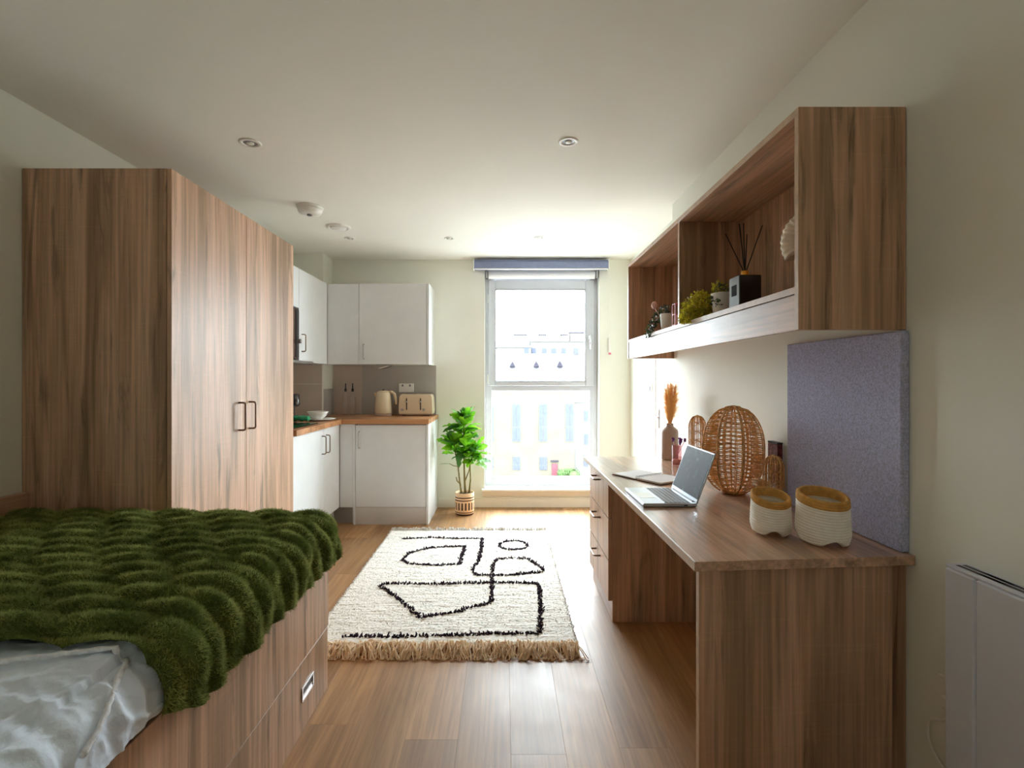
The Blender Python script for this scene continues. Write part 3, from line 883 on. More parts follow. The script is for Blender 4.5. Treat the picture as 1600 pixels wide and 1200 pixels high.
# duvet: puffed top, rounded over the room side
def duvet_pos(A, B):
    o, dn = fold(A, 0.075)
    x = -0.775 + o + 0.012*np.sin(B*9)
    z = 0.672 - dn*0.95 + 0.012*np.cos((B-0.75)*5)
    z = z + 0.02*np.clip((B-0.55)/0.5, 0, 1)*(A < 0)*np.exp(A*3)
    return np.stack([x, B+0*A, z], axis=-1)
def duvet_disp(A, B):
    edge = np.exp(-((A-0.02)/0.16)**2)
    pleat = np.sin(B*70 + 3*np.sin(B*13) + A*14)*0.5 + np.sin(B*118+1.3+A*30)*0.35
    wr_ = (1-np.abs(np.clip(vnoise(A, B*0.55, 42, 5)*2.6, -1, 1)))**2 + 0.5*(1-np.abs(np.clip(vnoise(A*0.7, B, 95, 6)*2.6, -1, 1)))**2
    return 0.006*vnoise(A, B, 18, 3) + 0.0065*wr_ + 0.0016*(1-np.abs(np.clip(vnoise(A, B*0.5, 230, 9)*2.5, -1, 1))) + 0.005*edge*pleat
P, N, F = sheet(260, 260, -1.2, 0.15, 0.10, 1.095, duvet_pos, duvet_disp)
dv = thing('duvet', 'white cotton duvet with corded edging showing below the green throw', 'duvet', (-1.36, 0.7, 0.60))
np_mesh('cover', P.reshape(-1, 3), F, 'duvet', dv, smooth=True)
def on_duvet(a, b):
    A = np.array([[a]]); B = np.array([[b]])
    p = duvet_pos(A, B)[0, 0]
    return (p[0], p[1], p[2]+0.008 if a < 0 else p[2])
path = [(-0.60, 0.905), (-0.45, 0.935), (-0.30, 0.96), (-0.18, 1.0), (-0.08, 1.02), (0.0, 1.032), (0.012, 1.035)]
path2 = [(0.015, 1.03), (0.022, 1.0), (0.032, 0.97), (0.045, 0.94), (0.06, 0.91), (0.08, 0.87), (0.10, 0.82)]
pp = []
for q in (path, path2):
    for (s0, s1) in zip(q[:-1], q[1:]):
        for t in np.linspace(0, 1, 8, endpoint=False):
            a, b = s0[0]+(s1[0]-s0[0])*t, s0[1]+(s1[1]-s0[1])*t
            x, y, z = on_duvet(a, b)
            n_out = max(0, min(1, a/0.1))
            pp.append((x+0.010*n_out+random.uniform(-.0012, .0012), y+random.uniform(-.0012, .0012), z+0.004+random.uniform(-.001, .001)))
MB().tube(pp, [0.0045+random.uniform(0, 0.0022) for _ in pp], 7).build('piping', 'piping', dv, smooth=True)

# green ruched faux fur throw
TY0, TY1 = 1.055, 2.075
def throw_pos(A, B):
    A = np.where(A > 0, A*(1-0.22*np.exp(-((B-TY0)/0.05)**2)-0.10*np.exp(-((B-2.13)/0.08)**2)), A)
    o, dn = fold(A, 0.085)
    hang = 1.0
    x = -0.765 + o + 0.006*np.sin(B*23+1)*(A > 0)
    o2, dn2 = fold(B-2.03, 0.05)
    y = 2.03 + o2
    y = y + 0.010*np.sin(A*9)*np.exp(-((B-TY0)/0.1)**2)
    y = y - 0.028*np.clip((A+0.25)/0.3, 0, 1)**2*np.exp(-((B-TY0)/0.35)**2)
    near = np.exp(-((B-TY0)/0.035)**2)
    x = x - 0.03*near*np.clip(A/0.1, 0, 1)
    z = 0.700 - dn*hang - dn2*0.9 - 0.012*near + 0.018*np.clip((A+0.9)/0.9, 0, 1)*(A < 0)*0.0
    return np.stack([x, y, z], axis=-1)
def throw_disp(A, B):
    P_ = 0.078
    ph = B/P_ + 0.34*vnoise(A, B*0.6, 9, 11) + 0.16*vnoise(A, B, 26, 12) - 0.35*A
    ridge = np.abs(np.sin(PI*ph))**0.75
    idx = np.floor(ph)
    lob = np.abs(np.sin(PI*(A/0.19 + idx*0.37 + 0.25*np.sin(idx*12.9898)) + 0.5*vnoise(A, B, 20, 13)))**0.6
    return 0.026*ridge*(0.30+0.80*lob) + 0.003*vnoise(A, B, 60, 14)
P, N, F = sheet(260, 240, -1.19, 0.215, TY0, 2.13, throw_pos, throw_disp)
th = thing('fur_throw', 'olive green ruched faux fur throw spread over the bed', 'throw', (-1.36, 1.55, 0.70))
np_mesh('fabric', P.reshape(-1, 3), F, 'fur_base', th, smooth=True)

def blades(pts, dirs, length, width, jitter, rngl, curl=0.35):
    """numpy fur: each blade a bent three-sided sliver of 4 triangles"""
    n = len(pts)
    d = dirs + rngl.normal(0, jitter, (n, 3))
    d /= np.linalg.norm(d, axis=1, keepdims=True)
    L = length*rngl.uniform(0.6, 1.25, (n, 1))
    side = np.cross(d, rngl.normal(0, 1, (n, 3)))
    side /= np.linalg.norm(side, axis=1, keepdims=True)
    bend = rngl.normal(0, curl, (n, 3)); bend[:, 2] -= curl*0.6
    mid = pts + d*L*0.55
    tip = pts + d*L + bend*L*0.6
    w = width*rngl.uniform(0.7, 1.2, (n, 1))
    V = np.stack([pts-side*w, pts+side*w, mid-side*w*0.75, mid+side*w*0.75, tip], axis=1).reshape(-1, 3)
    b = (np.arange(n)*5)[:, None]
    F = np.concatenate([b+np.array([[0, 1, 3]]), b+np.array([[0, 3, 2]]), b+np.array([[2, 3, 4]])], axis=0)
    return V, F

def sample_grid(P, N, n, rngl):
    na, nb = P.shape[:2]
    i = rngl.uniform(0, na-1.001, n); j = rngl.uniform(0, nb-1.001, n)
    i0, j0 = i.astype(int), j.astype(int)
    u, v = (i-i0)[:, None], (j-j0)[:, None]
    def lerp(X):
        return (X[i0, j0]*(1-u)*(1-v) + X[i0+1, j0]*u*(1-v) + X[i0, j0+1]*(1-u)*v + X[i0+1, j0+1]*u*v)
    return lerp(P), lerp(N)
p_, n_ = sample_grid(P, N, 210000, rng)
if n_[:, 2].mean() < 0: n_ = -n_
V, F2 = blades(p_, n_, 0.011, 0.0007, 0.45, rng)
stuff(np_mesh('fur', V, F2, 'fur', th))

# ------------------------------------------------------------------ rug
RX0, RX1, RY0, RY1 = -0.918, 0.345, 2.375, 4.17
rug = thing('rug', 'cream shaggy rug with dark abstract line drawing and fringes', 'rug', (-0.287, 3.27, 0))
MB().box(RX0, RX1, RY0, RY1, 0.0005, 0.0175, 0.004).build('backing', 'wool_base', rug)
def zp(pts):
    out = []
    for (u, v) in pts:
        x, y = 500+u/3.636, 780+v/3.636
        s = (y-593.5)/(1.244-0.022)
        out.append(((x-787)/s, 800/s))
    return out
L1 = [(475, 225), (650, 218), (760, 222), (920, 222), (915, 290), (900, 350), (870, 390), (870, 410), (890, 430), (980, 432), (1100, 428), (1250, 415), (1270, 405),
      (1240, 375), (1180, 338), (1090, 335), (1005, 338), (985, 370), (978, 430), (978, 500), (975, 585), (800, 632), (690, 655), (570, 672), (450, 570), (345, 490), (370, 480),
      (600, 482), (900, 475), (1225, 478), (1245, 490), (1255, 600), (1250, 750), (1240, 758), (1000, 765), (800, 772), (500, 778), (140, 783)]
L2 = [(820, 268), (720, 270), (640, 275), (560, 290), (500, 310), (475, 340), (468, 350), (500, 365), (690, 377), (795, 368), (805, 330), (823, 268)]
L3 = [(1097+80*math.cos(t*PI/12), 262+25*math.sin(t*PI/12)) for t in range(25)]
segs = []
for L in (L1, L2, L3):
    q = zp(L)
    segs += list(zip(q[:-1], q[1:]))
segs = np.array(segs)
nx, ny = int((RX1-RX0)/0.0082), int((RY1-RY0)/0.0082)
gx_, gy_ = np.meshgrid((np.arange(nx)+0.5)/nx*(RX1-RX0)+RX0, (np.arange(ny)+0.5)/ny*(RY1-RY0)+RY0, indexing='ij')
pt = np.stack([gx_.ravel(), gy_.ravel()], 1) + rng.normal(0, 0.0022, (nx*ny, 2))
dmin = np.full(len(pt), 9.0)
wob = 0.004*np.sin(pt[:, 0]*90)+0.004*np.sin(pt[:, 1]*83)
for (p0, p1) in segs:
    dv_ = p1-p0
    t = np.clip(((pt-p0)@dv_)/(dv_@dv_+1e-12), 0, 1)
    dmin = np.minimum(dmin, np.linalg.norm(pt-p0-t[:, None]*dv_, axis=1))
darkm = dmin + wob*0.4 < 0.0095
def tufts(pts2, zlen, w, rngl):
    """yarn ends: bent four-sided stubs, rows of pile leaning slightly differently"""
    n = len(pts2)
    base = np.concatenate([pts2, np.full((n, 1), 0.0135)], 1)
    lean = np.stack([rngl.normal(0, 0.35, n), rngl.normal(0, 0.35, n)+0.5*np.sin(pts2[:, 1]*70+2*np.sin(pts2[:, 0]*5)), np.full(n, 1.0)], 1)
    L = zlen*rngl.uniform(0.75, 1.2, (n, 1))
    mid = base + lean*L*0.6
    tip = mid + (lean+rngl.normal(0, 0.5, (n, 3)))*L*0.3
    ang = rngl.uniform(0, 2*PI, n)
    ring = []
    for c, sc in ((base, 0.8), (mid, 1.0), (tip, 0.6)):
        for k in range(3):
            a = ang+2*PI*k/3
            ring.append(c + np.stack([np.cos(a), np.sin(a), 0*a], 1)*w*sc)
    V = np.stack(ring, 1).reshape(-1, 3)
    b = (np.arange(n)*9)[:, None]
    F = []
    for lv in (0, 3):
        for k in range(3):
            a0, a1 = lv+k, lv+(k+1) % 3
            F.append(b+np.array([[a0, a1, a1+3]])); F.append(b+np.array([[a0, a1+3, a0+3]]))
    F.append(b+np.array([[6, 7, 8]]))
    return V, np.concatenate(F, 0)
na_, nb_ = 300, 430
A, B = np.meshgrid(np.linspace(RX0+0.001, RX1-0.001, na_), np.linspace(RY0+0.001, RY1-0.001, nb_), indexing='ij')
hgt = 0.0185 + rng.uniform(0, 0.0034, A.shape) + 0.0022*vnoise(A*0.25, B, 170, 40) + 0.0022*vnoise(A*0.35, B, 70, 41) + 0.0012*vnoise(A, B, 260, 42)
edge_ = np.minimum(np.minimum(A-RX0, RX1-A), np.minimum(B-RY0, RY1-B))
hgt -= 0.010*np.exp(-(edge_/0.006)**2)
Pm = np.stack([A+rng.normal(0, 0.0009, A.shape), B+rng.normal(0, 0.0009, A.shape), hgt], -1)
ii = np.arange(na_-1)[:, None]*nb_ + np.arange(nb_-1)[None, :]
Fp = np.stack([ii, ii+nb_, ii+nb_+1, ii+1], -1).reshape(-1, 4)
stuff(np_mesh('pile', Pm.reshape(-1, 3), Fp, 'wool_base', rug, smooth=True))
edge_pt = np.minimum(np.minimum(pt[:, 0]-RX0, RX1-pt[:, 0]), np.minimum(pt[:, 1]-RY0, RY1-pt[:, 1])) < 0.012
pick = (~darkm) & (edge_pt | (rng.uniform(0, 1, len(pt)) < 0.10))
V, F2 = tufts(pt[pick], 0.0095, 0.0036, rng)
stuff(np_mesh('loose_yarn', V, F2, 'wool', rug))
V, F2 = tufts(pt[darkm], 0.0165, 0.0056, rng)
stuff(np_mesh('line_drawing', V, F2, 'wool_dark', rug))
def fringe(y0, dirn, n, ln, seed):
    r = random.Random(seed)
    m = MB()
    for i in range(n):
        x = RX0 + (RX1-RX0)*(i+r.random())/n
        L = ln*r.uniform(0.45, 1.15)
        dx = (r.uniform(-0.45, 0.45)+0.35*math.sin(x*60+seed))*L
        h = r.uniform(0.010, 0.042)
        p = [(x, y0, 0.010), (x+dx*0.3, y0+dirn*L*0.35, h), (x+dx*0.7, y0+dirn*L*0.75, h*0.8), (x+dx, y0+dirn*L, max(0.004, h*0.15)), (x+dx*1.1+r.uniform(-.012, .012), y0+dirn*L*0.97, 0.0035)]
        m.tube(p, [0.0034, 0.0032, 0.0030, 0.0028, 0.0024], 4, caps=False)
    return m
stuff(fringe(RY0+0.018, -1, 760, 0.115, 3).build('fringe', 'fringe', rug, recalc=False))
stuff(fringe(RY1-0.012, 1, 420, 0.06, 4).build('fringe', 'wool', rug, recalc=False))

# ------------------------------------------------------------------ desk
DZ, DX0 = 0.762, 0.506
desk = thing('desk', 'built-in oak effect desk with three drawers along the right wall', 'desk', (0.82, 2.29, 0))
desk['label'] = 'built-in oak effect desk with three drawers under the wall shelf'
dt = MB().prism([(DX0, 1.354), (XR-0.002, 1.402), (XR-0.002, 3.227), (DX0, 3.227)], DZ-0.026, DZ)
dto = dt.build('desktop', 'desktop', desk)
bvm = dto.modifiers.new('edge', 'BEVEL'); bvm.width = 0.0015; bvm.segments = 2
MB().box(DX0-0.0012, DX0, 1.355, 3.226, DZ-0.025, DZ-0.001, 0.0004).build('edge_band', 'oak_edge', desk)
MB().prism([(0.5265, 1.377), (1.076, 1.418), (1.076, 1.440), (0.5265, 1.399)], 0, DZ-0.026).build('gable_panel', 'oak_z3', desk)
MB().box(0.5255, 0.5265, 1.378, 1.3985, 0, DZ-0.027, 0.0003).build('edge_band', 'oak_edge', desk)
MB().prism([(1.0765, 1.432), (XR-0.002, 1.436), (XR-0.002, 1.452), (1.0765, 1.448)], 0, DZ-0.026).build('filler_panel', 'oak_z', desk)
MB().box(0.5587, XR-0.003, 2.629, 2.649, 0, DZ-0.026, 0.001).build('side_panel', 'oak_z2', desk)
MB().box(0.5587, XR-0.003, 3.172, 3.19, 0, DZ-0.026, 0.001).build('side_panel', 'oak_z2', desk)
MB().box(XR-0.02, XR-0.003, 2.649, 3.172, 0.05, DZ-0.026, 0.001).build('back_panel', 'oak_z', desk)
MB().box(0.5587, 0.575, 2.649, 3.172, 0.0, 0.105, 0.001).build('plinth', 'oak_y', desk)
for (z0, z1, hz) in ((0.108, 0.3115, 0.268), (0.3175, 0.5285, 0.481), (0.5345, 0.733, 0.690)):
    d = MB().box(0.537, 0.5575, 2.630, 3.189, z0, z1, 0.0015).build('drawer', 'oak_z', desk)
    MB().tube(rounded_u((0.537, 2.844, hz), (0.537, 2.966, hz), (-0.036, 0, 0), 4, 0.010), 0.005, 8).build('handle', 'bronze', d, smooth=True)
    MB().box(0.5365, 0.5572, 2.6302, 3.188, z1-0.0004, z1+0.0006, 0).build('drawer_edge', 'oak_edge', d)

# ------------------------------------------------------------------ wall shelf
SX0, SX1, SY0, SY1, SZ0, SZ1, SB = 0.827, XR-0.002, 1.435, 3.410, 1.385, 2.010, 1.509
sh = thing('wall_shelf', 'oak effect two bay box shelf hung on the wall above the desk', 'shelf', (1.0, 2.42, SZ0))
MB().box(SX0, SX1, SY0, SY0+0.02, SZ0, SZ1, 0.001).build('end_panel', 'oak_z', sh)
MB().box(SX0-0.001, SX0, SY0+0.0005, SY0+0.0195, SZ0, SZ1, 0.0003).build('edge_band', 'oak_edge', sh)
MB().box(SX0, SX1, SY1-0.02, SY1, SZ0, SZ1, 0.001).build('end_panel', 'oak_z2', sh)
MB().box(SX0-0.001, SX0, SY1-0.0195, SY1-0.0005, SZ0, SZ1, 0.0003).build('edge_band', 'oak_edge', sh)
MB().box(SX0, SX1, SY0+0.02, SY1-0.02, SZ1-0.02, SZ1, 0.001).build('top_panel', 'oak_y', sh)
MB().box(SX0-0.001, SX0, SY0+0.02, SY1-0.02, SZ1-0.0195, SZ1-0.0005, 0.0003).build('edge_band', 'oak_edge', sh)
MB().box(SX0+0.002, SX1, SY0+0.02, SY1-0.02, SB-0.02, SB, 0.001).build('shelf_board', 'oak_y', sh)
MB().box(SX0+0.001, SX0+0.002, SY0+0.02, SY1-0.02, SB-0.0195, SB-0.0005, 0.0003).build('edge_band', 'oak_edge', sh)
MB().box(SX0+0.003, SX0+0.021, SY0+0.02, SY1-0.02, SZ0, SB-0.0225, 0.001).build('fascia', 'oak_y', sh)
MB().box(SX0+0.002, SX1-0.012, 2.415, 2.433, SB, SZ1-0.02, 0.001).build('divider', 'oak_z3', sh)
MB().box(SX0+0.001, SX0+0.002, 2.4155, 2.4325, SB, SZ1-0.02, 0.0003).build('edge_band', 'oak_edge', sh)
MB().box(SX1-0.012, SX1, SY0+0.02, SY1-0.02, SB, SZ1-0.02, 0.001).build('back_panel', 'oak_z2', sh)

# ------------------------------------------------------------------ pinboard
pb = MB().box(1.104, XR-0.001, 1.423, 1.995, DZ+0.001, 1.381, 0.003).build('pinboard', 'pinboard', origin=(1.12, 1.71, DZ+0.001))
tag(pb, 'blue grey felt pinboard standing on the desk against the wall', 'pinboard')

# ------------------------------------------------------------------ heater, socket, cable
ht = thing('panel_heater', 'white electric panel heater on the wall beside the desk', 'heater', (1.1, 0.85, 0.15))
MB().box(1.0755, 1.122, 0.46, 1.1690, 0.15, 0.788, 0.004).build('front_panel', 'heater', ht)
MB().box(1.0755, 1.122, 1.1705, 1.250, 0.15, 0.788, 0.004).build('end_section', 'heater', ht)
MB().box(1.078, 1.126, 0.46, 1.2515, 0.788, 0.797, 0.003).build('top_cap', 'heater', ht)
for x in (1.090, 1.106):
    for a in (0.48, 0.72, 0.96, 1.115):
        MB().box(x, x+0.010, a, a+(0.22 if a < 1.1 else 0.12), 0.7968, 0.7976, 0).build('vent_slot', 'dark_plastic', ht)
socket('single_socket', 'white single socket low on the wall beside the heater', 'X', (XR, 1.280, 0.445), 1)
cb = MB()
cp = [Vector(q) for q in [(1.112, 1.272, 0.43), (1.108, 1.285, 0.39), (1.115, 1.335, 0.36), (1.120, 1.352, 0.325), (1.120, 1.345, 0.29), (1.120, 1.315, 0.262), (1.115, 1.26, 0.245), (1.11, 1.2, 0.24)]]
pts = []
for i in range(len(cp)-1):
    p0, p1, p2, p3 = cp[max(0, i-1)], cp[i], cp[i+1], cp[min(len(cp)-1, i+2)]
    for t in np.linspace(0, 1, 6, endpoint=False):
        t = float(t)
        pts.append(0.5*((2*p1)+(p2-p0)*t+(2*p0-5*p1+4*p2-p3)*t*t+(3*p1-p0-3*p2+p3)*t**3))
cab = cb.tube(pts, 0.0035, 8).build('power_cable', 'white_plastic', ht, smooth=True)
MB().box(1.098, 1.121, 1.255, 1.295, 0.42, 0.455, 0.006).build('plug', 'white_plastic', ht)

# ------------------------------------------------------------------ laptop
lp = thing('laptop', 'open silver laptop with dark screen at the desk edge', 'laptop', (0.63, 2.08, DZ))
lx0, lx1, ly0, ly1, lz = 0.527, 0.731, 1.934, 2.224, DZ+0.0015
MB().box(lx0, lx1, ly0, ly1, lz, lz+0.013, 0.003).build('base', 'laptop', lp)
MB().box(lx0+0.004, lx1-0.004, ly0+0.004, ly1-0.004, lz-0.0015, lz+0.001, 0.0005).build('underside', 'dark_plastic', lp)
MB().box(lx0+0.012, lx0+0.075, 2.03, 2.13, lz+0.0128, lz+0.0134, 0.0002).build('trackpad', 'steel', lp)
MB().box(lx0+0.084, lx1-0.022, ly0+0.012, ly1-0.012, lz+0.0128, lz+0.0133, 0.0002).build('key_well', 'laptop', lp)
for r in range(6):
    for c in range(14):
        x = lx0+0.087+r*0.0162; y = ly0+0.0145+c*0.0188
        MB().box(x, x+0.0135, y, y+0.0160, lz+0.0133, lz+0.0146, 0.0004).build('key', 'grey_plastic', lp)
hx, hz = lx1-0.004, lz+0.012
MB().tube([(hx, ly0+0.03, hz), (hx, ly1-0.03, hz)], 0.005, 8).build('hinge', 'dark_plastic', lp)
ca, sa = math.cos(math.radians(20.5)), math.sin(math.radians(20.5))
def lidbox(u0, u1, y0, y1, w0, w1, b):
    m = MB().box(u0, u1, y0, y1, w0, w1, b)
    m.v = [(hx + v[0]*sa + v[2]*ca, v[1], hz + v[0]*ca - v[2]*sa) for v in m.v]
    return m
lid = lidbox(0.0, 0.203, ly0, ly1, 0.0, 0.006, 0.002).build('lid', 'laptop', lp)
lidbox(0.016, 0.197, ly0+0.006, ly1-0.006, -0.0008, 0.0006, 0.0002).build('screen', 'screen', lid)
MB().box(lx1-0.05, lx1-0.036, ly0-0.0005, ly0+0.001, lz+0.004, lz+0.009, 0.0002).build('port', 'dark_plastic', lp)

# ------------------------------------------------------------------ notebook
A_ = Vector((0.549, 2.597)); ua = Vector((0.167, -0.262)); ub = Vector((0.166, 0.106))
ua_n, ub_n = ua.normalized(), ub.normalized()
nb = thing('notebook', 'open spiral bound notebook with blank white pages behind the laptop', 'notebook', (0.72, 2.5, DZ))
def nb_slab(u0, u1, v0, v1, z0, z1):
    pts = [A_+ua_n*u+ub_n*v for (u, v) in ((u0, v0), (u1, v0), (u1, v1), (u0, v1))]
    return MB().prism([(p.x, p.y) for p in pts], z0, z1)
nb_slab(0.0, 0.155, 0.0, 0.197, DZ+0.0005, DZ+0.0035).build('cover', 'cover', nb)
nb_slab(0.160, 0.311, 0.0, 0.197, DZ+0.0005, DZ+0.0035).build('cover', 'cover', nb)
nb_slab(0.003, 0.152, 0.003, 0.194, DZ+0.0036, DZ+0.008).build('page_block', 'paper', nb)
nb_slab(0.163, 0.308, 0.003, 0.194, DZ+0.0036, DZ+0.011).build('page_block', 'paper', nb)
spm = MB()
for k in range(17):
    v = 0.012+k*0.0108
    c = A_+ua_n*0.1575+ub_n*v
    ring = []
    for t in range(10):
        a = 2*PI*t/10
        q = c+ua_n*0.0085*math.cos(a)
        ring.append((q.x, q.y, DZ+0.0095+0.0085*math.sin(a)))
    spm.tube(ring, 0.0009, 4, closed=True)
spm.build('spiral_binding', 'grey_plastic', nb)

# ------------------------------------------------------------------ vase with pampas
vx, vy = 1.006, 3.10
va = thing('vase', 'taupe bottle vase holding golden pampas grass at the far desk end', 'vase', (vx, vy, DZ))
z = DZ+0.001
MB().lathe([(0.044, z), (0.049, z+0.006), (0.049, z+0.165), (0.046, z+0.178), (0.032, z+0.192), (0.022, z+0.198), (0.020, z+0.215), (0.022, z+0.218), (0.017, z+0.217), (0.016, z+0.19)], (vx, vy), 32, True, False).build('vase_body', 'vase', va, smooth=True)
pg = thing('pampas_grass', 'golden dried pampas plumes standing in the taupe vase', 'dried grass', (vx, vy, z+0.20))
r = random.Random(5)
for k in range(9):
    m = MB()
    az = k*2.4; lean = 0.006+0.042*(k/8)
    h = 0.262-0.06*(k/8)*r.random()
    tipx, tipy = math.cos(az)*lean, math.sin(az)*lean
    m.tube([(vx+0.006*math.cos(az), vy+0.006*math.sin(az), z+0.05), (vx+0.009*math.cos(az), vy+0.009*math.sin(az), z+0.21), (vx+tipx, vy+tipy, z+0.20+h)], [0.0018, 0.0016, 0.0008], 4)
    for i in range(260):
        t = r.random()**0.8
        cx_, cy_ = vx+0.009*math.cos(az)*(1-t)+tipx*t, vy+0.009*math.sin(az)*(1-t)+tipy*t
        cz_ = z+0.208+(h-0.035)*t
        a = r.uniform(0, 2*PI); sp_ = (0.009+0.030*math.sin(PI*min(1, t*0.75+0.2)))*r.uniform(0.3, 1.3)
        up = r.uniform(0.035, 0.07)*(1-0.4*t)
        m.tube([(cx_, cy_, cz_), (cx_+sp_*0.4*math.cos(a), cy_+sp_*0.4*math.sin(a), cz_+up*0.6), (cx_+sp_*math.cos(a), cy_+sp_*math.sin(a), cz_+up)], [0.0008, 0.0007, 0.0003], 3, caps=False)
    m.build('plume', 'pampas', pg, recalc=False)

# ------------------------------------------------------------------ pink jar with dried purple flowers
jx, jy, jz = 0.968, 2.86, DZ+0.001
jr = thing('glass_jar', 'small pink tinted glass jar of dried purple flowers by the vase', 'jar', (jx, jy, jz))
MB().lathe([(0.024, jz), (0.027, jz+0.003), (0.027, jz+0.112), (0.029, jz+0.116), (0.0265, jz+0.116), (0.025, jz+0.112), (0.025, jz+0.008)], (jx, jy), 24, True, False).build('jar_body', 'pink_glass', jr, smooth=True)
MB().lathe([(0.0235, jz+0.008), (0.0235, jz+0.035), (0.004, jz+0.040)], (jx, jy), 20).build('pink_filling', 'pink', jr, smooth=True)
for k, (dx, dy, h) in enumerate(((-0.022, 0.0, 0.150), (0.02, 0.01, 0.143), (0.043, -0.01, 0.150), (0.006, -0.02, 0.128), (0.03, 0.02, 0.138))):
    f = MB().tube([(jx-dx*0.3, jy-dy*0.3, jz+0.03), (jx+dx*0.5, jy+dy*0.5, jz+0.1), (jx+dx, jy+dy, jz+h)], 0.0016, 5).build('flower_stem', 'pink_wire', jr)
    b = MB()
    for q in range(6):
        b.ball((jx+dx+random.uniform(-.005, .005), jy+dy+random.uniform(-.005, .005), jz+h+random.uniform(-.009, .009)), 0.0065, 7)
    b.build('flower_head', 'purple', f, smooth=True)

# ------------------------------------------------------------------ rattan cactus lamp
cx, cy, cz = 0.980, 2.185, DZ+0.001
ct = thing('cactus_lamp', 'woven rattan cactus shaped lamp with two arms on the desk', 'lamp', (cx, cy, cz))
def lobed(part_r, prof, c, n, levels, name_r='rib', tw=0.0032, vw=0.55, sw=0.0017, tilt=0.012, weave_name='weave'):
    """prof(t)->(radius,z); n ridges with valleys between; strands cross from ridge to valley"""
    H = 20
    def pt(phi, t, inner):
        R, z = prof(t)
        rr = R*(vw if inner else 1.0)
        if inner: rr = max(rr, 0.0)
        return (c[0]+rr*math.cos(phi), c[1]+rr*math.sin(phi), z)
    for k in range(n):
        phi = 2*PI*(k+0.5)/n + 0.25
        MB().tube([pt(phi, i/H, False) for i in range(H+1)], tw, 6).build(name_r, 'rattan', part_r, smooth=True)
    v = MB()
    for k in range(n):
        phi = 2*PI*(k+1.0)/n + 0.25
        v.tube([pt(phi, i/H, True) for i in range(H+1)], tw*0.7, 5)
    v.build('inner_ribs', 'rattan', part_r, smooth=True)
    w = MB()
    for k in range(n):
        p0 = 2*PI*(k+0.5)/n + 0.25
        for sd in (-1, 1):
            p1 = p0 + sd*PI/n
            for i in range(levels):
                t = (i+0.5)/levels
                if random.random() < 0.06: continue
                a = pt(p0, min(1, max(0, t+random.uniform(-.004, .004))), False)
                b = pt(p1, min(1, max(0, t+tilt*(1 if i % 2 else -0.3)+random.uniform(-.004, .004))), True)
                w.tube([a, b], sw*random.uniform(0.8, 1.35), 4, caps=False)
            # a wicker upright halfway across each facet
            q = [tuple((np.array(pt(p0, i/H, False))*0.5+np.array(pt(p1, i/H, True))*0.5)) for i in range(H+1)]
            w.tube(q, sw*1.1, 4, caps=False)
    stuff(w.build(weave_name, 'rattan', part_r, recalc=False))
def body_prof(t):
    u = -0.93+1.93*t
    return 0.124*math.sqrt(max(0.0, 1-abs(u)**(2.6 if u < 0 else 2.3)))+0.002, cz+0.182+0.188*u
lobed(ct, body_prof, (cx, cy), 8, 42)
MB().lathe([(0.046, cz), (0.05, cz+0.003), (0.05, cz+0.012), (0.046, cz+0.014)], (cx, cy), 24).build('base_ring', 'rattan', ct, smooth=True)
dv_c = Vector((0.34, -0.94)).normalized()
for (ax, ay, dist, z0, z1) in ((1.052, 1.997, 0.2, 0.807, 0.950), (0.895, 2.365, -0.2, 0.920, 1.080)):
    dv_c = Vector((ax-cx, ay-cy)).normalized()*(1 if dist > 0 else -1)
    def arm_prof(t, z0=z0, z1=z1):
        if t < 0.1: R = 0.037*(0.6+4*t)
        elif t < 0.62: R = 0.037
        else: R = 0.037*math.sqrt(max(0, 1-((t-0.62)/0.38)**2))+0.001
        return R, z0+(z1-z0)*t
    arm = MB().tube([(ax+0.03*math.cos(a*PI/8), ay+0.03*math.sin(a*PI/8), z0+0.002) for a in range(16)], 0.003, 6, closed=True).build('arm', 'rattan', ct, smooth=True)
    lobed(arm, arm_prof, (ax, ay), 6, 8, name_r='arm_rib', tw=0.0024, vw=0.8, sw=0.0011, tilt=0.10)
    cj = MB()
    sgn = 1 if dist > 0 else -1
    for dz in (0.012, 0.024, 0.036):
        for dd in (-0.014, 0.0, 0.014):
            cj.tube([(cx+dv_c.x*sgn*0.112-dv_c.y*dd, cy+dv_c.y*sgn*0.112+dv_c.x*dd, z0+dz), (ax-dv_c.x*sgn*0.03-dv_c.y*dd, ay-dv_c.y*sgn*0.03+dv_c.x*dd, z0+dz*0.8)], 0.004, 5)
    cj.build('arm_joint', 'rattan', arm, smooth=True)

# small dark red patterned tin behind the cactus
tn = thing('patterned_tin', 'small dark red patterned tin behind the rattan cactus by the pinboard', 'tin', (1.108, 2.085, DZ))
MB().box(1.096, 1.118, 2.05, 2.125, DZ+0.001, 0.985, 0.002).build('tin_body', plain('dark_red_pattern', (110, 52, 52), 0.4, var=0.5, vscale=90), tn)
MB().box(1.095, 1.119, 2.049, 2.126, 0.985, 0.992, 0.002).build('lid', 'dark_plastic', tn)

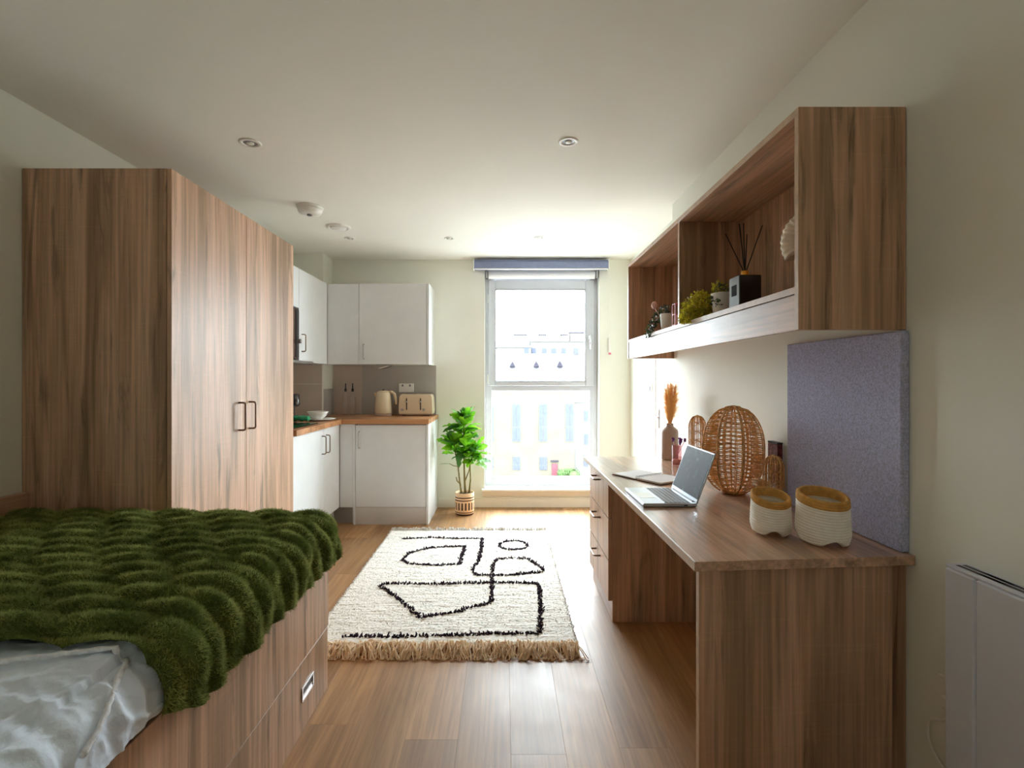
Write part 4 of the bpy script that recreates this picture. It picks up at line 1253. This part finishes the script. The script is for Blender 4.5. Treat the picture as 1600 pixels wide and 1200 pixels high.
# ------------------------------------------------------------------ rope baskets
def basket(name, label, c, R, h, tiltv, rot):
    t = thing(name, label, 'basket', (c[0], c[1], DZ), 'rope baskets on the desk')
    n = 60
    z0 = DZ+0.001
    coils = int(h*0.82/0.0085)
    def ring(r, z, lift=0.0):
        out = []
        for k in range(n):
            a = 2*PI*k/n
            sq = 1+0.045*math.cos(2*(a-rot)) + 0.02*math.cos(3*(a-rot))
            arch = max(0.0, math.cos(3*(a-rot)))**1.5
            f = max(0.0, 1-(z-z0)/(0.028))
            zz = z + lift + arch*0.020*f + tiltv*r*math.sin(a)*((z-z0)/h)
            out.append((c[0]+r*sq*math.cos(a), c[1]+r*sq*math.sin(a), zz))
        return out
    def surf(prof):
        m = MB(); vs = []; fs = []
        for (r, z) in prof: vs += ring(r, z)
        for i in range(len(prof)-1):
            for k in range(n):
                fs.append([i*n+k, i*n+(k+1) % n, (i+1)*n+(k+1) % n, (i+1)*n+k])
        return m, vs, fs
    zt = h*0.83
    prof = [(R*0.55, z0+0.010), (R*0.80, z0+0.002)]
    for i in range(coils):
        f0 = i/coils
        for q in (0.08, 0.32, 0.68, 0.92):
            f = f0+q/coils
            base = R*(0.90+0.10*math.sin(PI/2*min(1, f/0.3)) - 0.05*max(0, f-0.3)/0.7)
            prof.append((base + 0.0016*(1 if 0.2 < q < 0.8 else -1), z0+0.006+zt*f-0.006*f))
    outer = prof[:]
    inner = [(r-0.006, zz+0.002) for (r, zz) in outer[2:]][::-1] + [(R*0.5, z0+0.016), (0.002, z0+0.016)]
    m, vs, fs = surf(outer); m.add(vs, fs)
    m.build('rope_body', 'rope_white', t, smooth=True)
    m, vs, fs = surf(inner); m.add(vs, fs)
    m.build('lining', 'rope_white', t, smooth=True)
    rz0 = z0+zt; rt = z0+h
    rb = outer[-1][0]
    pr = [(rb-0.009, rz0-0.004)]
    pr = [(rb, rz0-0.002)]
    nc = 3
    for i in range(nc):
        for q in (0.1, 0.4, 0.7, 0.95):
            f = (i+q)/nc
            pr.append((rb*(1-0.03*f)+0.003+(0.0014 if 0.3 < q < 0.8 else -0.0006), rz0+(rt-rz0)*f))
    pr.append((rb*0.97, rt+0.002)); pr.append((rb*0.97-0.006, rt)); pr.append((rb-0.0075, rz0-0.002))
    m, vs, fs = surf(pr); m.add(vs, fs)
    m.build('rim', 'rope_mustard', t, smooth=True)
basket('rope_basket', 'larger white rope basket with mustard rim in front of the pinboard', (0.947, 1.518), 0.073, 0.142, 0.16, -PI/2-0.1)
basket('rope_basket', 'smaller white rope basket with mustard rim beside the rattan cactus', (0.838, 1.606), 0.0605, 0.120, 0.24, -PI/2-0.3)

# ------------------------------------------------------------------ shelf ornaments
# reed diffuser
qx0, qx1, qy0, qy1 = 0.870, 0.953, 1.891, 1.977
rd = thing('reed_diffuser', 'black square reed diffuser with gold collar on the wall shelf', 'diffuser', (0.91, 1.934, SB))
MB().box(qx0, qx1, qy0, qy1, SB+0.0005, 1.633, 0.003).build('box', 'black_box', rd)
MB().box(qx0-0.0006, qx0+0.0004, qy0+0.022, qy1-0.022, 1.560, 1.600, 0).build('label_plate', 'matt_black', rd)
qc = (0.9115, 1.934)
MB().lathe([(0.013, 1.633), (0.0135, 1.636), (0.0135, 1.652), (0.012, 1.655)], qc, 20).build('collar', 'gold', rd, smooth=True)
for (tx, tz, ty) in ((0.845, 1.800, 1.95), (0.888, 1.832, 1.93), (0.897, 1.826, 1.945), (0.902, 1.832, 1.925), (0.922, 1.795, 1.94), (0.975, 1.826, 1.93)):
    MB().tube([(qc[0]+(tx-qc[0])*0.02, qc[1], 1.645), (tx, ty, tz)], 0.0022, 6).build('reed', 'dark_plastic', rd)

# ammonite on stand
am = thing('ammonite_sculpture', 'pale ribbed spiral shell sculpture on black stand on the shelf', 'sculpture', (1.01, 1.66, SB))
ac = Vector((1.005, 1.675, 1.713)); hu = Vector((0.62, -0.78, 0)).normalized(); hv = Vector((0, 0, 1))
pts = []; rad = []
NT = 440
for i in range(NT+1):
    t = i/NT
    a = 2*PI*2.3*t + 2.0
    rr = 0.006+0.068*t**1.25
    pts.append(ac + hu*(rr*math.cos(a)*0.92) + hv*(rr*math.sin(a)*1.05))
    rad.append((0.004+0.026*t**1.1)*(1+0.06*math.sin(a*30)))
MB().tube(pts, rad, 12).build('shell', 'fossil', am, smooth=True)
MB().tube([(ac.x, ac.y, SB+0.018), (ac.x, ac.y, 1.63)], 0.003, 8).build('rod', 'dark_plastic', am)
MB().box(0.955, 1.055, 1.625, 1.725, SB+0.0005, SB+0.02, 0.002).build('stand', 'black_gloss', am)
rodx = MB().tube([(0.985, 1.69, SB+0.018), (0.985, 1.69, 1.66)], 0.003, 8).build('rod', 'dark_plastic', am)

def foliage_blob(name, mat, parent, centres, n, ls, seed):
    r = np.random.default_rng(seed)
    V = []; F = []
    w = np.array([c[3] for c in centres]); w = w**2/np.sum(w**2)
    for i in range(n):
        c = centres[r.choice(len(centres), p=w)]
        d = r.normal(0, 1, 3); d /= np.linalg.norm(d)
        p = np.array(c[:3]) + d*c[3]*r.uniform(0.55, 1.0)*np.array(c[4] if len(c) > 4 else (1, 1, 1))
        ax = d + r.normal(0, 0.7, 3); ax /= np.linalg.norm(ax)
        sd = np.cross(ax, r.normal(0, 1, 3)); sd /= np.linalg.norm(sd)
        L = ls*r.uniform(0.7, 1.3); W = L*0.38
        o = len(V)
        nrm = np.cross(ax, sd)
        V += [p, p+ax*L*0.5+sd*W+nrm*W*0.2, p+ax*L, p+ax*L*0.5-sd*W+nrm*W*0.2]
        F += [[o, o+1, o+2], [o, o+2, o+3]]
    return stuff(np_mesh(name, np.array(V), np.array(F), mat, parent))
p1 = thing('trailing_plant', 'yellow green trailing plant in white pot beside the diffuser', 'plant', (0.90, 2.12, SB))
MB().lathe([(0.034, SB+0.0005), (0.037, SB+0.004), (0.046, SB+0.088), (0.046, SB+0.092), (0.042, SB+0.092), (0.040, SB+0.078)], (0.905, 2.115), 28, True, False).build('pot', 'ceramic', p1, smooth=True)
MB().lathe([(0.040, SB+0.078), (0.003, SB+0.080)], (0.905, 2.115), 20, False, True).build('soil', 'soil', p1)
foliage_blob('foliage', 'trail_yellow', p1, [(0.865, 2.25, SB+0.062, 0.060), (0.862, 2.33, SB+0.056, 0.052), (0.858, 2.20, SB+0.075, 0.040), (0.835, 2.29, SB+0.03, 0.036), (0.90, 2.14, SB+0.105, 0.035), (0.83, 2.36, SB+0.015, 0.022), (0.824, 2.26, SB+0.005, 0.02)], 1500, 0.014, 21)
foliage_blob('trailing_sprigs', 'trail_dark', p1, [(0.862, 2.10, SB+0.06, 0.022, (0.5, 1, 1)), (0.868, 2.06, SB+0.04, 0.014, (0.5, 1, 1)), (0.9, 2.115, SB+0.10, 0.03)], 130, 0.011, 22)
p2 = thing('trailing_plant', 'dark purple green trailing plant in white pot in the far shelf bay', 'plant', (0.88, 2.77, SB))
MB().lathe([(0.028, SB+0.0005), (0.030, SB+0.003), (0.037, SB+0.088), (0.037, SB+0.091), (0.034, SB+0.091), (0.032, SB+0.078)], (0.883, 2.765), 28, True, False).build('pot', 'ceramic', p2, smooth=True)
MB().lathe([(0.032, SB+0.078), (0.003, SB+0.080)], (0.883, 2.765), 20, False, True).build('soil', 'soil', p2)
foliage_blob('foliage', 'trail_dark', p2, [(0.875, 2.79, SB+0.105, 0.032), (0.852, 2.84, SB+0.08, 0.026), (0.836, 2.87, SB+0.045, 0.022), (0.826, 2.89, SB+0.012, 0.020), (0.815, 2.885, SB-0.008, 0.016)], 650, 0.012, 23)
bd = MB().ball((0.842, 2.86, SB+0.152), 0.017, 12, (1, 1, 1.25))
bd.tube([(0.842, 2.86, SB+0.14), (0.86, 2.81, SB+0.08)], 0.002, 5)
bd.build('pink_bud', 'pink', p2, smooth=True)
cg = thing('wire_holder', 'pink wire candle holder behind the shelf divider', 'candle holder', (0.85, 2.51, SB))
wm = MB()
for k in range(4):
    a = PI/4+PI/2*k
    wm.tube([(0.852+0.030*math.cos(a), 2.50+0.030*math.sin(a), SB+0.002), (0.852+0.030*math.cos(a), 2.50+0.030*math.sin(a), SB+0.105)], 0.0018, 5)
for zz in (0.003, 0.054, 0.105):
    wm.tube([(0.852+0.030*math.cos(PI/4+PI/2*k), 2.50+0.030*math.sin(PI/4+PI/2*k), SB+zz) for k in range(4)], 0.0018, 5, closed=True)
wm.build('wire_frame', 'pink_wire', cg)
MB().cyl((0.852, 2.50), 0.016, SB+0.003, SB+0.05, 16).build('candle', 'pink', cg, smooth=True)

# ------------------------------------------------------------------ pot plant by the window
px, py = -0.362, 4.75
pp_ = thing('potted_plant', 'leafy bright green plant in banded pot beside the window', 'plant', (px, py, 0))
MB().lathe([(0.078, 0.0008), (0.084, 0.006), (0.084, 0.02), (0.088, 0.03), (0.089, 0.12), (0.087, 0.20), (0.085, 0.205), (0.080, 0.203), (0.079, 0.18)], (px, py), 36, True, False).build('pot', 'pot', pp_, smooth=True)
MB().lathe([(0.079, 0.182), (0.04, 0.19), (0.003, 0.192)], (px, py), 24, False, True).build('soil', 'soil', pp_)
def sm(name, pts, r0, r1):
    n = len(pts)
    return MB().tube(pts, [r0+(r1-r0)*i/(n-1) for i in range(n)], 7).build(name, 'stem', pp_, smooth=True)
sm('stem', [(px-0.03, py, 0.185), (px-0.045, py, 0.30), (px-0.06, py+0.01, 0.42), (px-0.085, py, 0.56), (px-0.10, py-0.01, 0.66)], 0.009, 0.005)
sm('stem', [(px+0.005, py, 0.185), (px, py-0.01, 0.33), (px-0.005, py, 0.50), (px-0.01, py, 0.68), (px-0.005, py, 0.88)], 0.011, 0.005)
sm('stem', [(px+0.04, py+0.01, 0.185), (px+0.055, py, 0.32), (px+0.05, py, 0.45), (px+0.085, py-0.01, 0.58)], 0.009, 0.005)
sm('stem', [(px+0.002, py, 0.30), (px+0.04, py-0.01, 0.40), (px+0.05, py, 0.46)], 0.006, 0.004)
sm('stem', [(px-0.035, py, 0.27), (px-0.07, py-0.01, 0.31), (px-0.078, py-0.01, 0.345)], 0.006, 0.005)
sm('stem', [(px-0.06, py, 0.44), (px-0.10, py-0.02, 0.45), (px-0.14, py-0.02, 0.47)], 0.004, 0.003)
def leaf(base, dirv, L, W, mat, r):
    d = Vector(dirv).normalized()
    sd = d.cross(Vector((0, 0, 1)))
    sd = (sd if sd.length > 0.05 else Vector((1, 0, 0))).normalized()
    rot = Matrix.Rotation(r.uniform(-0.8, 0.8), 3, d)
    sd = rot @ sd
    nr = sd.cross(d).normalized()
    n = 9
    vs = []
    ph = r.uniform(0, 6)
    droop = r.uniform(0.05, 0.35)*L
    for i in range(n+1):
        t = i/n
        c = Vector(base) + d*L*t - Vector((0, 0, 1))*droop*t*t
        w = W*(math.sin(PI*min(1, (t*0.92+0.04)))**0.75)*(1+0.20*math.sin(i*PI+ph))
        if i == n: w = W*0.04
        if i == 0: w = W*0.08
        wave = 0.10*W*math.sin(i*2.1+ph)
        vs += [c - sd*w + nr*(w*0.25+wave), c - nr*0.0, c + sd*w + nr*(w*0.25-wave)]
    fs = []
    for i in range(n):
        for k in range(2):
            a = i*3+k
            fs.append([a, a+1, a+4, a+3])
    m = MB().add(vs, fs)
    o = m.build('leaf', mat, pp_, smooth=True)
    return o
r = random.Random(12)
clusters = [((px-0.005, py, 0.86), 13, 0.165, 0.030, 0.9), ((px-0.01, py, 0.80), 11, 0.17, 0.032, 0.35), ((px-0.01, py, 0.73), 7, 0.15, 0.030, 0.55), ((px-0.10, py-0.01, 0.66), 12, 0.16, 0.031, 0.6),
            ((px-0.085, py, 0.58), 8, 0.15, 0.032, 0.1), ((px+0.005, py-0.02, 0.64), 9, 0.15, 0.034, 0.3), ((px+0.085, py-0.01, 0.58), 12, 0.15, 0.034, 0.45), ((px+0.10, py-0.02, 0.50), 9, 0.13, 0.036, -0.1), ((px+0.03, py-0.03, 0.56), 7, 0.13, 0.034, 0.0)]
for (c, n, L, W, up) in clusters:
    a0 = r.uniform(0, 6)
    for i in range(int(n*1.4)):
        a = a0 + 2.399*i
        el = up + r.uniform(-0.35, 0.5)
        dirv = (math.cos(a)*math.cos(el), 0.6*math.sin(a)*math.cos(el)-0.1, math.sin(el))
        leaf((c[0]+0.015*math.cos(a), c[1]+0.01*math.sin(a), c[2]+r.uniform(-0.03, 0.03)), dirv, L*r.uniform(0.75, 1.1), W*1.2*r.uniform(0.85, 1.2), 'leaf' if r.random() < 0.75 else 'leaf_dark', r)
leaf((px-0.13, py-0.02, 0.465), (-1, 0, 0.12), 0.105, 0.014, 'leaf_dark', r)
leaf((px-0.06, py-0.04, 0.60), (0.1, -0.3, -1), 0.15, 0.03, 'leaf_dark', r)
leaf((px-0.02, py-0.02, 0.93), (0.1, 0, 1), 0.06, 0.018, 'leaf_dark', r)
leaf((px-0.03, py-0.02, 0.90), (-0.5, 0, 1), 0.09, 0.018, 'leaf_dark', r)

# ------------------------------------------------------------------ outside
GZ = -8.2
struct(MB().box(-80, 90, 7, 140, GZ-0.3, GZ, 0).build('ground', 'asphalt'))
bd1 = thing('hall_building', 'pale stone hall with three tall arched windows across the street', 'building', (1, 52, GZ))
MB().box(-9, 6.90, 50, 60, GZ, 0.2, 0).build('wall', 'stone', bd1)
MB().prism([(49.88, 0.2), (49.88, 0.35), (55, 4.05), (60.4, 0.35), (60.4, 0.1)], -9.3, 6.9, 'X').build('roof', 'slate', bd1)
MB().box(-9, 6.90, 49.94, 50, 0.0, 0.2, 0).build('cornice', 'stone_pale', bd1)
for xc in (-4.3, -1.7, 0.9, 3.36, 5.8):
    w = 0.30
    d = MB().prism([(xc-w, 2.60), (xc+w, 2.60), (xc, 3.15)], 52.4, 54.6, 'Y').build('dormer', 'dormer', bd1)
def arch(x0, x1, z0, z1, y0, y1):
    rr = (x1-x0)/2; xm = (x0+x1)/2
    pts = [(x0, z0), (x1, z0)] + [(xm+rr*math.cos(a*PI/10), z1-rr+rr*math.sin(a*PI/10)) for a in range(11)]
    return MB().prism(pts, y0, y1, 'Y')
for x0 in (-1.75, 0.875, 3.5, 6.08):
    f = arch(x0-0.05, x0+0.78, -4.78, -0.98, 49.93, 50.02).build('window', 'out_frame', bd1)
    for k in range(2):
        xa = x0+0.02+k*0.37
        arch(xa, xa+0.31, -3.28, -1.12, 49.9, 49.95).build('pane', 'out_pane', f)
        MB().box(xa, xa+0.31, 49.9, 49.95, -4.7, -3.4, 0).build('pane', 'out_pane', f)
for x0 in (-1.75, 0.875, 3.5):
    f = MB().box(x0, x0+0.74, 49.93, 50.02, -7.55, -6.25, 0).build('window', 'out_frame', bd1)
    for k in range(2):
        xa = x0+0.05+k*0.36
        MB().box(xa, xa+0.28, 49.9, 49.95, -7.5, -7.1, 0).build('pane', 'out_pane', f)
        MB().box(xa, xa+0.28, 49.9, 49.95, -7.0, -6.3, 0).build('pane', 'out_pane', f)
MB().box(4.7, 5.25, 49.9, 50.02, GZ, -6.95, 0.02).build('door', 'out_door', bd1)
MB().box(4.6, 5.35, 49.8, 50.02, -6.75, -6.6, 0.02).build('door_hood', 'dormer', bd1)
bd2 = thing('terrace_building', 'pale rendered building beside the stone hall', 'building', (12, 52, GZ))
MB().box(6.92, 22, 50.6, 60, GZ, -1.0, 0).build('wall', 'stone_pale', bd2)
MB().prism([(50.5, -1.0), (50.5, -0.9), (55.5, 1.6), (60.4, -0.9), (60.4, -1.1)], 6.92, 22.3, 'X').build('roof', 'slate', bd2)
for z0 in (-2.9, -5.2, -7.3):
    for x0 in (7.9, 10.0, 12.1):
        f = MB().box(x0, x0+0.9, 50.53, 50.62, z0, z0+1.15, 0).build('window', 'out_frame', bd2)
        MB().box(x0+0.08, x0+0.82, 50.5, 50.55, z0+0.08, z0+0.54, 0).build('pane', 'out_pane', f)
        MB().box(x0+0.08, x0+0.82, 50.5, 50.55, z0+0.62, z0+1.07, 0).build('pane', 'out_pane', f)
bd3 = thing('tenement_building', 'far pale tenement with chimneys showing above the hall roof', 'building', (5, 78, GZ))
MB().box(-1.0, 4.0, 75, 85, GZ, 6.0, 0).build('wall', 'stone_pale', bd3)
MB().box(4.0, 18.0, 76, 86, GZ, 6.9, 0).build('wall', 'stone_pale', bd3)
MB().prism([(74.8, 6.0), (80, 7.2), (85.2, 6.0)], -1.2, 4.0, 'X').build('roof', 'slate', bd3)
MB().prism([(75.8, 6.9), (81, 7.6), (86.2, 6.9)], 4.0, 18.2, 'X').build('roof', 'slate', bd3)
for (x0, w, zt) in ((1.6, 1.8, 7.9), (5.3, 1.0, 7.9), (8.6, 1.0, 7.9), (9.9, 4.2, 8.2)):
    f = MB().box(x0, x0+w, 76.3, 77.5, 6.0, zt, 0).build('chimney', 'stone_pale', bd3)
    MB().box(x0-0.1, x0+w+0.1, 76.2, 77.6, zt, zt+0.18, 0).build('chimney_cap', 'dormer', f)
for x0 in (3.0, 4.1, 5.7, 7.1, 8.6, 10.4):
    f = MB().box(x0, x0+0.7, 74.9 if x0 < 3.2 else 75.9, 75.0 if x0 < 3.2 else 76.05, 5.0, 6.0, 0).build('window', 'out_frame', bd3)
    MB().box(x0+0.08, x0+0.62, 74.86 if x0 < 3.2 else 75.86, 74.92 if x0 < 3.2 else 75.92, 5.08, 5.92, 0).build('pane', 'out_pane', f)
bs = thing('bush', 'round green bush by the red door outside', 'bush', (6.0, 49.0, GZ))
rb_ = np.random.default_rng(9)
m = MB()
for k in range(6):
    m.ball((5.6+0.25*k, 49.0+rb_.uniform(-.3, .3), GZ+0.38+rb_.uniform(-.1, .15)), 0.42, 9)
m.build('bush_core', 'bush', bs, smooth=True)
foliage_blob('foliage', 'bush', bs, [(5.6+0.25*k, 49.0, GZ+0.42, 0.5) for k in range(6)], 900, 0.14, 31)
